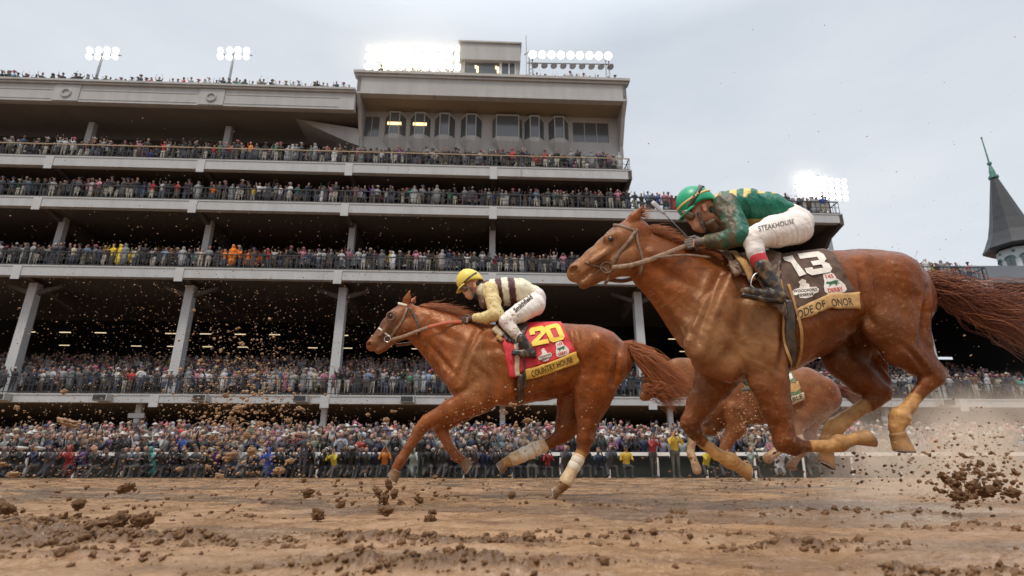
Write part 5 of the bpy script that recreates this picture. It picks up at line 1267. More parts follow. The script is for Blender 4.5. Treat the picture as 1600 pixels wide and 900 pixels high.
def emblem(h, q, onto, par):
    o = decal_poly(h, 'race_emblem', [badge_bell(q)], onto, M_print_white, .007, par, 2.5)
    def sub(u0, v0, u1, v1): return [quadmap(q, u0, v1), quadmap(q, u1, v1), quadmap(q, u1, v0), quadmap(q, u0, v0)]
    qq = sub(.22, .3, .85, .7); decal_poly(h, 'emblem_horse', [[quadmap(qq, u, v) for u, v in HORSEGLYPH]], onto, M_print_green, .010, par, 3)
    decal_text(h, 'emblem_text', 'DERBY', sub(.22, .08, .85, .28), onto, M_print_red, .010, par, .02); decal_text(h, 'emblem_number', '145', sub(.3, .74, .68, .92), onto, M_print_red, .010, par, .02)
def sponsor(h, q, onto, par):
    decal_poly(h, 'sponsor_badge', [badge_bottle(q)], onto, M_print_white, .007, par, 2.5)
    def sub(u0, v0, u1, v1): return [quadmap(q, u0, v1), quadmap(q, u1, v1), quadmap(q, u1, v0), quadmap(q, u0, v0)]
    decal_text(h, 'sponsor_text', 'WOODFORD', sub(.08, .34, .94, .48), onto, M_print_dark, .010, par, .02); decal_text(h, 'sponsor_text', 'RESERVE', sub(.22, .12, .80, .26), onto, M_print_dark, .010, par, .02)

c13, on13 = sheet(H13, 'saddle_cloth', [(1200, 402), (1240, 397), (1278, 393), (1300, 397)], [(1218, 452), (1247, 486), (1291, 466), (1338, 461)], M_cloth_brown, off=.014, wob=.010)
def bandsheet(h, name, q, onto, m, par, nu=22, nv=4, lift=.004, fold=None, sy=1.5):
    b = MB(); vs = []
    for j in range(nv + 1):
        for i in range(nu + 1):
            u = i / nu; x, y = quadmap(q, u, 1 - j / nv)
            if fold: y += fold(u)
            vs.append(onto(x, y, lift))
    W = nu + 1; b.add(vs, [(j * W + i, j * W + i + 1, (j + 1) * W + i + 1, (j + 1) * W + i) for j in range(nv) for i in range(nu)])
    o = h.put(name, b.mesh(name, True), m, par); so = o.modifiers.new('thick', 'SOLIDIFY'); so.thickness = .003; so.offset = 0
    return o
_, on13b = sheet(H13, 'name_band', [(1244, 483), (1268, 472), (1293, 460), (1300, 460), (1340, 458)], [(1242, 502), (1270, 492), (1296, 481), (1304, 484), (1343, 481)], M_band_tan, off=.022, wob=.004, wrap=False, parent=c13, nv=6, thick=.004)
decal_text(H13, 'name_text', 'ODE OF', [(1245, 486), (1288, 468), (1291, 479), (1247, 499)], on13b, M_print_dark, .004, c13, .012)
decal_text(H13, 'name_text', 'ONOR', [(1298, 467), (1331, 465), (1334, 477), (1301, 479)], on13b, M_print_dark, .004, c13, .012)
decal_poly(H13, 'number', [[(1223, 402), (1238, 399), (1245, 410), (1260, 428), (1249, 432), (1242, 420), (1236, 410), (1226, 407)]], on13, M_print_white, .016, c13)
decal_poly(H13, 'number', [digit3([(1246, 396), (1284, 392), (1303, 424), (1263, 431)])], on13, M_print_white, .016, c13, 2.5)
sponsor(H13, [(1235, 437), (1278, 434), (1281, 464), (1237, 468)], on13, c13)
emblem(H13, [(1279, 428), (1310, 424), (1326, 456), (1287, 461)], on13, c13)
c20, on20 = sheet(H20, 'saddle_cloth', [(785, 522), (826, 518), (852, 511), (877, 505)], [(806, 590), (818, 579), (862, 565), (898, 551)], M_cloth_red, off=.016, wob=.012)
_, on20f = sheet(H20, 'saddle_cloth_front', [(781, 519), (790, 520), (800, 522)], [(798, 590), (806, 590), (814, 588)], M_cloth_red, off=.02, wob=.01, wrap=False, parent=c20, nu=10)
_, on20b = sheet(H20, 'name_band', [(817, 579), (840, 573), (870, 562), (897, 550)], [(819, 594), (842, 589), (874, 579), (904, 567)], M_band_gold, off=.026, wob=.005, wrap=False, parent=c20, nv=6, thick=.004)
decal_text(H20, 'name_text', 'COUNTRY HOUSE', [(829, 580), (893, 557), (896, 566), (832, 590)], on20b, M_print_dark, .004, c20, .008)
decal_poly(H20, 'number', [digit2([(826, 513), (850, 508), (858, 536), (832, 541)])], on20, M_print_yellow, .016, c20)
decal_poly(H20, 'number', digit0([(849, 510), (873, 504), (884, 529), (861, 536)]), on20, M_print_yellow, .016, c20)
sponsor(H20, [(839, 546), (860, 541), (864, 561), (842, 568)], on20, c20)
emblem(H20, [(864, 536), (883, 530), (891, 553), (868, 560)], on20, c20)
c3, on3 = sheet(H3, 'saddle_cloth', [(1178, 583), (1235, 580)], [(1190, 640), (1255, 622)], M_cloth_green, off=.02, parent=None)
_, on3b = sheet(H3, 'name_band', [(1190, 636), (1254, 613)], [(1192, 648), (1256, 623)], M_band_cream, off=.032, wrap=False, parent=c3, nv=4)
decal_text(H3, 'name_text', 'IMPROBABLE', [(1194, 638), (1253, 615), (1255, 622), (1196, 646)], on3b, M_print_dark, .006, c3, .01)
decal_poly(H3, 'number', [[(1228, 586), (1236, 583), (1239, 590), (1231, 596)]], on3, M_print_white, .008, c3)
decal_poly(H3, 'race_emblem', [[(1235, 600), (1247, 595), (1251, 606), (1243, 613), (1234, 612)]], on3, M_band_tan, .008, c3)
# girths and stirrup leathers
H13.strap('girth', [(1233, 470), (1235, 500), (1235, 540), (1236, 570)], 16, M_black, .012)
H13.strap('girth_strap', [(1218, 440), (1224, 480), (1227, 520), (1228, 545), (1233, 572)], 5, M_tan_strap, .022)
H13.strap('girth_strap', [(1230, 447), (1241, 480), (1250, 515), (1250, 545), (1241, 572)], 5, M_tan_strap, .022)
H20.strap('girth', [(815, 585), (814, 605), (812, 628)], 11, M_black, .010)
H20.strap('girth_strap', [(806, 535), (809, 560), (812, 588)], 8, M_band_cream, .030)
H20.strap('girth_strap', [(818, 552), (818, 575), (819, 604)], 3, M_black, .034)
# saddles
s13, _o = sheet(H13, 'saddle', [(1124, 398), (1160, 400), (1205, 402), (1220, 404)], [(1142, 420), (1172, 440), (1196, 446), (1216, 440)], M_saddle, off=.035, wob=.03, thick=.012, seed=4)
H13.strap('saddle_roll', [(1128, 402), (1142, 414), (1150, 436)], 12, M_leather, .05, s13, thick=.6)
H13.strap('saddle_roll', [(1140, 398), (1160, 418), (1172, 445)], 12, M_tan_strap, .055, s13, thick=.5)
sheet(H13, 'saddle_flap', [(1180, 440), (1214, 436)], [(1206, 480), (1226, 500)], M_saddle, off=.05, wob=.02, wrap=False, parent=s13, thick=.008)
H13.strap('stirrup_leather', [(1163, 408), (1169, 425), (1168, 448)], 4, M_leather, .065, s13)
s20, _o = sheet(H20, 'saddle', [(782, 512), (800, 514), (826, 514)], [(790, 534), (804, 540), (812, 536)], M_black, off=.035, wob=.01, thick=.012, seed=4)
H20.strap('saddle_pad', [(772, 514), (777, 520), (786, 528)], 11, M_band_cream, .03, s20, thick=.5)
H20.strap('saddle_pad', [(776, 528), (786, 535)], 6, M_tan_strap, .03, s20, thick=.5)
# leg bandages of horse 20
def wrap_band(h, name, pts, off, q, m, ridges=3):
    F = Horse(h.Y); F.chain(pts, off, q=q, k=.006); V, Q = F.S.mesh(.006, relax=2); h.put(name, mesh_np(name, V, Q), m)
wrap_band(H20, 'bandage', [(848, 697, 11), (815, 712, 10.5), (803, 717, 10.5)], .13, .95, M_bandage)
wrap_band(H20, 'bandage', [(904, 716, 10), (892, 738, 9.5), (885, 751, 11)], -.14, .95, M_bandage)
for x, y, dx, dy in ((841, 700, -2, 1), (830, 705, -2, 1), (820, 709, -2, 1)): wrap_band(H20, 'bandage_tape', [(x, y, 11.2), (x + dx, y + dy, 11.2)], .13, .97, M_bandage_w)
for x, y in ((903, 718), (898, 727)): wrap_band(H20, 'bandage_tape', [(x, y, 10.4), (x - 1, y + 2, 10.4)], -.14, .97, M_bandage_w)
# ================================================================= JOCKEYS
M_skin = mat('muddy_skin', (.70, .34, .20), rough=.5, noise=(30, .25, (.30, .16, .09)), bump=(60, .2, .002))
M_silk_green = mat('green_silk', attr='col', rough=.36, spec=.5, mud=(16, .58, (.11, .085, .045), 'mud'), bump=[(14, .55, .03), (45, .3, .008)], aniso=(1.6, 1, .8))
M_silk_cream = mat('cream_silk', attr='col', rough=.5, spec=.4, mud=(22, .76, (.36, .22, .10), 'mud'), bump=[(18, .55, .03), (50, .3, .008)], aniso=(1.6, 1, .8))
M_breech = mat('white_breeches', attr='col', rough=.6, mud=(30, .60, (.42, .24, .10), 'mud'), bump=[(14, .5, .025), (60, .2, .005)], aniso=(1, 1, 1.6))
M_boot = mat('muddy_boot', (.025, .02, .018), rough=.35, spec=.5, mud=(14, .50, (.20, .13, .07)), bump=[(30, .5, .006)])
M_helm_green = mat('green_helmet', (.0, .36, .17), rough=.35, noise=(12, .25, (.05, .25, .12)), mud=(30, .70, (.3, .2, .1)))
M_helm_yellow = mat('yellow_helmet', (.85, .66, .10), rough=.4, noise=(12, .3, (.6, .42, .12)), mud=(34, .70, (.35, .22, .1)))
M_gog = mat('smoked_goggles', (.10, .07, .04), rough=.12, spec=.8, noise=(60, .6, (.30, .2, .1)))
M_glove = mat('muddy_glove', (.10, .09, .09), rough=.7, noise=(40, .7, (.24, .18, .13)), bump=(60, .4, .003))
M_glove_bk = mat('black_glove', (.03, .022, .02), rough=.6, noise=(40, .7, (.12, .07, .04)), bump=(60, .4, .003))
M_red_band = mat('red_boot_cuff', (.55, .03, .04), rough=.5, mud=(50, .62, (.35, .15, .1)), bump=(60, .3, .003))
M_gold_stripe = mat('gold_stripe', (.80, .50, .16), rough=.5)
M_hair_bk = mat('dark_hair', (.02, .014, .01), rough=.5)
M_whip = mat('whip', (.10, .10, .11), rough=.35); M_whip_flap = mat('whip_flap', (.42, .42, .44), rough=.4)

def topx(V):
    """photo pixel of world points, used to find where a print sits on the cloth"""
    dx = V[:, 0]; dz = V[:, 2] - HC; d = V[:, 1] * math.cos(TILT) + dz * math.sin(TILT); u = -V[:, 1] * math.sin(TILT) + dz * math.cos(TILT)
    return 800 + FPX * dx / d, 450 - FPX * u / d
def smoothc(Q, c, n=1):
    for _ in range(n):
        acc = np.zeros_like(c); ct = np.zeros(len(c))
        for u in range(4): np.add.at(acc, Q[:, u], c[Q[:, (u + 1) % 4]]); np.add.at(ct, Q[:, u], 1)
        c = .6 * c + .4 * acc / np.maximum(ct, 1)[:, None]
    return c
def garment(root, Y, name, build, m, h, colfun=None, mudfun=None, parent=None, fold=0.0, fs=22):
    g = Horse(Y); g.root = root; build(g); V, Q = g.S.mesh(h, relax=2); tg = g.S.nearest(V)
    if fold:
        e1 = V[Q[:, 2]] - V[Q[:, 0]]; e2 = V[Q[:, 3]] - V[Q[:, 1]]; fn = np.cross(e1, e2); vn = np.zeros_like(V)
        for u in range(4): np.add.at(vn, Q[:, u], fn)
        vn /= np.linalg.norm(vn, axis=1)[:, None] + 1e-12
        w1 = fbm(V[:, 0] * fs * .9 + V[:, 2] * fs * .5, V[:, 2] * fs * .35 - V[:, 0] * fs * .3 + V[:, 1] * fs * .4, 3, 31)
        ridge = 1 - np.abs(w1 - .5) * 4; V = V + vn * (np.clip(ridge, -1, 1) * fold)[:, None]
    c = colfun(V, tg) if colfun else None
    if c is not None: c = smoothc(Q, c)
    md = mudfun(V, tg) if mudfun else None
    me = mesh_np(name, V, Q, colors=c, extra={'mud': md} if md is not None else None)
    g.tree = BVHTree.FromPolygons(V.tolist(), Q.tolist())
    o = g.put(name, me, m, parent)
    return o, g
def hand(g, wx, wy, off, sc_, out=-1):
    """a gloved fist closed round the rein: palm, four unequal bent fingers stacked front-down, thumb over the top; sc_ = px per unit"""
    P = lambda dx, dy, o: (wx + dx * sc_, wy + dy * sc_)
    def ch(pts, r, o):
        g.chain([(wx + a * sc_, wy + b * sc_, q * sc_) for (a, b), q in zip(pts, r)], [off + x for x in o], q=1.0, k=.004)
    ch([(0, 0), (-6, 1)], (5.2, 5.4), (0, 0)); ch([(-6, 1), (-16, 3)], (5.6, 5.8), (0, 0)); ch([(-10, 4), (-17, 6)], (5.6, 5.2), (.01 * -out, .01 * -out))
    for i, ln in enumerate((1.0, 1.1, 1.02, .82)):
        y = -2.6 + i * 3.7
        ch([(-16, y), (-23.5 * (.5 + .5 * ln), y + 1.2), (-24 * (.5 + .5 * ln), y + 2.2), (-18.5, y + 3)], (2.5, 2.3, 2.15, 1.9), (out * .022, out * .012, -out * .016, -out * .028))
    ch([(-5, -3), (-12, -6.2), (-19, -5.2)], (3.2, 2.7, 2.1), (0, -out * .012, -out * .02))
def helmet(root, Y, c, fwd, Rpx, m, parent, peak=1.0, extra=()):
    """riding helmet: dome, peak; c in photo px, fwd = px direction of the face"""
    g = Horse(Y); g.root = root; C = Vector(g.pt(*c, 0)); r = g.rr(Rpx, C)
    f = Vector((fwd[0], 0, -fwd[1])).normalized(); u = Vector((-f.z, 0, f.x)); 
    if u.z < 0: u = -u
    s = Vector((0, 1, 0)); Mx = lambda a, b, cc: C + f * a * r + s * b * r + u * cc * r
    b = MB(); n = 40; rows = []
    for i in range(15):
        el = -.28 + (1.5708 + .28) * i / 14
        for j in range(n):
            a = 2 * math.pi * j / n; ce = math.cos(el); cut = 0
            lowz = math.sin(el) - (.32 * max(0, -math.cos(a)) if i < 3 else .32 * max(0, -math.cos(a)) * (1 - (i - 2) / 12) if i < 14 else 0)
            rows.append(Mx(1.04 * ce * math.cos(a), .86 * ce * math.sin(a), lowz * (1.0 if i > 2 else 1)))
    b.add(rows, [(i * n + j, i * n + (j + 1) % n, (i + 1) * n + (j + 1) % n, (i + 1) * n + j) for i in range(14) for j in range(n)])
    o = g.put('helmet', b.mesh('helmet', True), m, parent); so = o.modifiers.new('t', 'SOLIDIFY'); so.thickness = .004
    tr = BVHTree.FromPolygons([tuple(v) for v in b.v], b.f)
    b = MB(); top = []; bot = []
    for j in range(13):
        a = -1.05 + 2.1 * j / 12; k = max(0, math.cos(a / 1.05 * 1.5708)) ** .6 * peak
        top.append((1.0 * math.cos(a), .86 * math.sin(a), -.20)); bot.append((1.0 * math.cos(a) + .42 * k, .86 * math.sin(a) * (1 + .05 * k), -.34 - .10 * k))
    vs = [Mx(*p) for p in top] + [Mx(*p) for p in bot]
    b.add(vs, [(j, j + 1, 13 + j + 1, 13 + j) for j in range(12)])
    pk = g.put('peak', b.mesh('peak', True), m, o); so = pk.modifiers.new('t', 'SOLIDIFY'); so.thickness = .006
    g.tree = tr
    def band(name, a0, a1, el0, el1, w_, m_, lift=1.02):
        """a strip over the dome: azimuth a, elevation el"""
        bb = MB(); vs = []
        K = 30
        for i in range(K + 1):
            t = i / K; a = a0 + (a1 - a0) * t; el = el0 + (el1 - el0) * t if not callable(el0) else el0(t)
            for q in (-1, 1):
                e2 = el + q * w_; vs.append(Mx(1.04 * lift * math.cos(e2) * math.cos(a), .86 * lift * math.cos(e2) * math.sin(a), lift * math.sin(e2)))
        bb.add(vs, [(2 * i, 2 * i + 2, 2 * i + 3, 2 * i + 1) for i in range(K)])
        oo = g.put(name, bb.mesh(name, True), m_, o); so = oo.modifiers.new('t', 'SOLIDIFY'); so.thickness = .004; so.offset = 0
        return oo
    return o, g, band, Mx

# ---------------- jockey in green on the nearest horse
YJ = 3.65
j13 = thing('person', 'jockey in green silks and green helmet crouching on horse number 13', 'jockey', (atY(1190, 700, YJ)[0], YJ, 0), 0, 'jockeys riding in the race')
def body13(g):
    g.chain([(1097, 320, 19), (1089, 332, 15)], q=.85, k=.02); g.chain([(1086, 342, 12), (1091, 353, 9), (1097, 358, 6.5)], q=.85, k=.015)
    g.chain([(1080, 339, 3), (1080, 347, 3.6)], q=.9, k=.008)                                    # nose
    g.chain([(1083, 352.5, 2.5), (1088, 353, 2)], q=2.2, k=.004); g.chain([(1085, 356.5, 2.4), (1089, 357, 2)], q=2.0, k=.004)   # lips
    g.chain([(1081, 353.8, .7), (1090, 355, .5)], q=5, k=.002, cut=True)
    for o in (-.078, .078):
        g.chain([(1100, 321, 5), (1102, 328, 3.6)], o, q=.4, k=.004); g.chain([(1079, 334, 3.2)], o * .45, q=1, k=.008)
    g.chain([(1102, 338, 12), (1122, 338, 14)], q=.9, k=.02); g.chain([(1128, 332, 15), (1170, 330, 15), (1210, 336, 13), (1238, 352, 16)], q=1.2, k=.03)
    for sg in (-1, 1):
        g.chain([(1134, 322, 12), (1155, 366, 10), (1106, 377, 6.5), (1096, 378, 6)], [sg * .16, sg * .23, sg * .1, sg * .09], q=.9, k=.02)
        g.chain([(1240, 357, 17), (1178, 372, 10), (1178, 386, 8.5), (1206, 444, 6.5), (1213, 460, 6)], [sg * .11, sg * .26, sg * .285, sg * .32, sg * .325], q=.9, k=.02)
        g.chain([(1213, 462, 6.5), (1170, 457, 4.5)], sg * .325, q=1.1, k=.01)
        hand(g, 1098, 377, sg * .09, .95, out=sg)
ob, gb = garment(j13, YJ, 'body', body13, M_skin, .006)
def silk13(g):
    g.chain([(1117, 330, 14), (1123, 328, 16)], q=.95, k=.015); g.chain([(1132, 326, 25), (1162, 325, 26), (1198, 330, 25), (1222, 336, 18)], q=[1.25, 1.3, 1.25, 1.5], k=.03)
    g.chain([(1170, 340, 14), (1200, 340, 12)], q=1.9, k=.02)
    for sg in (-1, 1): g.chain([(1134, 320, 18), (1146, 345, 17), (1157, 368, 15), (1130, 376, 12.5), (1104, 377, 8.5)], [sg * .15, sg * .21, sg * .25, sg * .18, sg * .1], q=.95, k=.018, tg=1 if sg < 0 else 2)
def silkcol13(V, tg):
    x, y = topx(V); c = np.tile(np.array((.0, .145, .085)), (len(V), 1)); gold = np.array((.82, .58, .16))
    yy = V[:, 1] - YJ; body = tg == 0
    g1 = body & (y > 342) & (x > 1150); c[g1] = gold * .8
    # gold blocks along the shoulders and back
    g2 = body & (y < np.where(x < 1168, 308, 302)) & ((np.floor((x - 1140) / 11).astype(int) % 2) == 0) & (x > 1138) & (x < 1220); c[g2] = gold
    g3 = (x < 1126) & (y < 322) & body; c[g3] = gold
    sl = tg > 0; c[sl] = np.array((.012, .12, .07)); cuff = sl & (x < 1104); c[cuff] = (.35, .27, .10)
    return c
def silkmud13(V, tg):
    x, y = topx(V); return np.where(tg > 0, .68 + .2 * (x < 1150) - .25 * ((x > 1152) & (y < 372)), .28 + .4 * (x < 1140))
ob2, gs = garment(j13, YJ, 'silks', silk13, M_silk_green, .006, silkcol13, silkmud13, ob, fold=.009, fs=18)
def breech13(g):
    g.chain([(1212, 342, 16), (1228, 346, 24), (1240, 353, 26.5)], q=1.25, k=.03)
    for sg in (-1, 1):
        g.chain([(1240, 356, 26), (1210, 362, 24), (1178, 371, 17)], [sg * .11, sg * .20, sg * .27], q=.9, k=.025, tg=1)
        g.chain([(1176, 373, 16), (1181, 394, 13), (1186, 406, 11.5)], [sg * .27, sg * .30, sg * .305], q=.9, k=.012, tg=2)
        g.chain([(1253, 362, 15)], sg * .09, q=1, k=.02)
def brcol(V, tg): return np.tile(np.array((.86, .78, .72)), (len(V), 1)) * (1 - .18 * (tg == 2))[:, None]
ob3, gbr = garment(j13, YJ, 'breeches', breech13, M_breech, .006, brcol, lambda V, tg: .20 + .25 * (tg == 2) + .3 * (V[:, 1] > YJ), ob, fold=.006, fs=16)
decal_text(gbr, 'sponsor_text', 'STEAKHOUSE', [(1184, 354), (1240, 342), (1241, 349), (1186, 362)], lambda x, y, l: (lambda p, n: p if p is not None else Vector(gbr.pt(x, y, -.2)))(*gbr.hit(x, y, l)), M_print_dark, .003, ob3, .0)
for sg in (-1, 1):
    def cuff(g, sg=sg): g.chain([(1184, 402, 12.8), (1191, 417, 12.6)], sg * .307, q=.92, k=.005)
    def boot(g, sg=sg):
        g.chain([(1191, 416, 12.2), (1204, 440, 10.5), (1213, 455, 10)], sg * .325, q=.9, k=.01)
        g.chain([(1217, 463, 9.5), (1196, 460, 8.5), (1166, 455, 6.5)], sg * .325, q=1.05, k=.012); g.chain([(1222, 471, 3.5), (1200, 470, 3), (1160, 462, 3)], sg * .325, q=2.2, k=.005)
        g.chain([(1163, 455, 5.5)], sg * .325, q=1.6, k=.01)
    bo, _g = garment(j13, YJ, 'boot', boot, M_boot, .006, None, None, ob, fold=.003); garment(j13, YJ, 'boot_cuff', cuff, M_red_band, .006, None, None, bo)
    def glove(g, sg=sg): hand(g, 1098, 377, sg * .09, 1.08, out=sg); g.chain([(1104, 377, 7.6), (1096, 378, 6.4)], sg * .1, q=.95, k=.005)
    garment(j13, YJ, 'glove', glove, M_glove, .004, None, None, ob)
    def stir(g, sg=sg): pass
    b = MB(); cx, cy = 1186, 466; P0 = [gb.pt(cx + 13 * math.cos(a), cy - 20 - 20 * math.sin(a) if math.sin(a) > 0 else cy, sg * .325) for a in np.linspace(0, math.pi, 13)]
    b.tube([tuple(p) for p in P0] + [tuple(P0[0])], .005, 6); gb.put('stirrup', b.mesh('stirrup', True), M_steel, ob)
hm, hg, band, Mx = helmet(j13, YJ, (1086, 317), (-33, 18), 28, M_helm_green, ob)
band('helmet_stripe', -2.6, 2.6, .12, .12, .06, M_gold_stripe, 1.03)
for sg in (-1, 1): band('goggle_strap', sg * .75, sg * 2.3, -.25, .62, .13, M_black, 1.035)
band('goggle_strap', -2.3, -3.98, .62, .62, .12, M_black, 1.03)
garment(j13, YJ, 'goggles', lambda g: [g.chain([(1072, 334, 7.4), (1079, 338, 7.4)], o, q=1.15, k=.01) for o in (-.032, .032)], M_gog, .004, None, None, ob)
garment(j13, YJ, 'chin_strap', lambda g: [g.chain([(1092, 333, 3), (1097, 350, 2.2), (1101, 360, 2)], o, q=.9, k=.01) for o in (-.072, .072)], M_black, .004, None, None, ob)
garment(j13, YJ, 'hair', lambda g: g.chain([(1106, 322, 10), (1108, 334, 10)], 0, q=1.25, k=.01), M_hair_bk, .006, None, None, ob)
garment(j13, YJ, 'neck_pouch', lambda g: g.chain([(1103, 352, 7), (1112, 350, 8), (1120, 358, 7)], 0, q=1.3, k=.012), M_leather, .006, None, None, ob, fold=.004)
wh = thing('riding_whip', 'grey riding whip with flat flap held upright in the green jockey\'s gloved hand', 'whip', tuple(gb.pt(1080, 378, -.1)))
b = MB(); pts = [gb.pt(1090, 392, -.10), gb.pt(1082, 380, -.105), gb.pt(1062, 358, -.12), gb.pt(1038, 334, -.14)]; b.tube(pts, [.0075, .0065, .0055, .0045], 8)
gx = Horse(YJ); gx.root = wh; gx.put('shaft', b.mesh('shaft', True), M_whip)
b = MB(); b.tube([gb.pt(1039, 335, -.14), gb.pt(1034, 330, -.142), gb.pt(1022, 318, -.15), gb.pt(1019, 315, -.15)], [.007, .017, .019, .014], 8, flat=.25, up=(0, 1, 0)); gx.put('flap', b.mesh('flap', True), M_whip_flap)

# ---------------- jockey in cream and brown on horse 20
YK = 5.5
j20 = thing('person', 'jockey in brown-striped cream silks and yellow helmet crouching on horse number 20', 'jockey', (atY(800, 700, YK)[0], YK, 0), 0, 'jockeys riding in the race')
def body20(g):
    g.chain([(739, 438, 13), (733, 446, 11)], q=.85, k=.02); g.chain([(730, 453, 8), (733, 461, 6), (735, 464, 4.5)], q=.85, k=.012)
    g.chain([(726, 452, 2), (725.5, 457.5, 2.4)], q=.9, k=.006); g.chain([(728, 461, 1.8), (731, 461.5, 1.5)], q=2.2, k=.004); g.chain([(729, 464, 1.7), (732, 464, 1.5)], q=2, k=.004)
    for o in (-.078, .078): g.chain([(741, 443, 3.4), (742, 448, 2.5)], o, q=.4, k=.004)
    g.chain([(743, 450, 8), (756, 452, 9)], q=.9, k=.02); g.chain([(764, 455, 11), (800, 457, 12), (828, 462, 10), (836, 474, 11)], q=1.25, k=.03)
    for sg in (-1, 1):
        g.chain([(766, 453, 9), (776, 490, 7), (743, 497, 4.6), (737, 498, 4.2)], [sg * .16, sg * .23, sg * .1, sg * .09], q=.9, k=.02)
        g.chain([(836, 476, 12), (793, 501, 7), (795, 508, 6), (822, 538, 4.5), (827, 548, 4.5)], [sg * .11, sg * .26, sg * .285, sg * .32, sg * .325], q=.9, k=.02)
        g.chain([(829, 550, 4.5), (806, 550, 3)], sg * .325, q=1.1, k=.01); hand(g, 740, 498, sg * .09, .66, out=sg)
kb, gk = garment(j20, YK, 'body', body20, M_skin, .008)
def silk20(g):
    g.chain([(753, 452, 10), (759, 455, 12)], q=.95, k=.015); g.chain([(768, 456, 18.5), (790, 457, 21), (812, 457, 20.5), (832, 462, 15)], q=[1.2, 1.25, 1.25, 1.4], k=.03)
    for sg in (-1, 1): g.chain([(765, 452, 11.5), (771, 472, 11), (776, 490, 10.5), (760, 496, 9), (743, 497, 6)], [sg * .15, sg * .2, sg * .24, sg * .18, sg * .1], q=.95, k=.016, tg=1)
def silkcol20(V, tg):
    x, y = topx(V); c = np.tile(np.array((.84, .77, .56)), (len(V), 1)); br_ = np.array((.085, .018, .022))
    xx = x - (y - 437) * .12; s_ = (tg == 0) & (((xx > 773) & (xx < 783)) | ((xx > 793) & (xx < 804)) | ((xx > 752) & (xx < 764) & (y < 443))); c[s_] = br_
    low = (tg == 0) & (y > 478) & (x > 778) & (x < 806); c[low] = br_
    sl = tg > 0; c[sl] = (.74, .58, .27); return c
ks, gks = garment(j20, YK, 'silks', silk20, M_silk_cream, .008, silkcol20, lambda V, tg: .22 + .4 * (tg > 0), kb, fold=.009, fs=18)
def breech20(g):
    g.chain([(828, 459, 14), (834, 466, 17), (835, 474, 17)], q=1.25, k=.03)
    for sg in (-1, 1):
        g.chain([(834, 477, 17), (812, 489, 14.5), (791, 501, 11)], [sg * .11, sg * .20, sg * .27], q=.9, k=.022, tg=1)
        g.chain([(790, 503, 10.5), (803, 518, 8.5), (815, 530, 7)], [sg * .27, sg * .30, sg * .305], q=.9, k=.01, tg=2)
kp, gkp = garment(j20, YK, 'breeches', breech20, M_breech, .008, brcol, lambda V, tg: .12 + .55 * (topx(V)[0] < 815) * (topx(V)[1] > 486), kb, fold=.006, fs=16)
decal_text(gkp, 'sponsor_text', 'Smithfield', [(801, 483), (828, 460), (833, 466), (806, 489)], lambda x, y, l: (lambda p, n: p if p is not None else Vector(gkp.pt(x, y, -.2)))(*gkp.hit(x, y, l)), M_print_dark, .004, kp, .03)
for sg in (-1, 1):
    def boot(g, sg=sg):
        g.chain([(815, 529, 7.8), (822, 541, 7), (827, 547, 7)], sg * .325, q=.9, k=.01)
        g.chain([(832, 552, 6), (818, 552, 5.5), (804, 550, 4)], sg * .325, q=1.05, k=.012); g.chain([(836, 557, 2.2), (820, 556, 2), (801, 553, 2)], sg * .325, q=2.4, k=.005)
    garment(j20, YK, 'boot', boot, M_boot, .007, None, None, kb, fold=.003)
    def glove(g, sg=sg): hand(g, 740, 498, sg * .09, .76, out=sg); g.chain([(745, 497, 5.5), (738, 498, 4.8)], sg * .1, q=.95, k=.005)
    garment(j20, YK, 'glove', glove, M_glove_bk, .005, None, None, kb)
    b = MB(); P0 = [gk.pt(815 + 9 * math.cos(a), 556 - 24 * math.sin(a), sg * .325) for a in np.linspace(0, math.pi, 13)]
    b.tube([tuple(p) for p in P0] + [tuple(P0[0])], .005, 6); gk.put('stirrup', b.mesh('stirrup', True), M_steel, kb)
hm, hg, band, Mx = helmet(j20, YK, (733, 438), (-22, 12), 19, M_helm_yellow, kb)
for sg in (-1, 1): band('goggle_strap', sg * .75, sg * 2.4, -.30, .1, .07, M_black, 1.03)
garment(j20, YK, 'goggles', lambda g: [g.chain([(722.5, 447, 5.2), (727, 451, 5.2)], o, q=1.15, k=.01) for o in (-.032, .032)], M_gog, .005, None, None, kb)
garment(j20, YK, 'chin_strap', lambda g: [g.chain([(735, 449, 2), (740, 458, 1.6), (739, 466, 1.4)], o, q=.9, k=.01) for o in (-.072, .072)], M_black, .005, None, None, kb)
garment(j20, YK, 'hair', lambda g: g.chain([(745, 440, 7), (747, 446, 7)], 0, q=1.2, k=.01), M_hair_bk, .007, None, None, kb)
garment(j20, YK, 'neck_scarf', lambda g: g.chain([(753, 464, 6), (757, 474, 8)], 0, q=1.4, k=.012), M_leather, .007, None, None, kb, fold=.004)

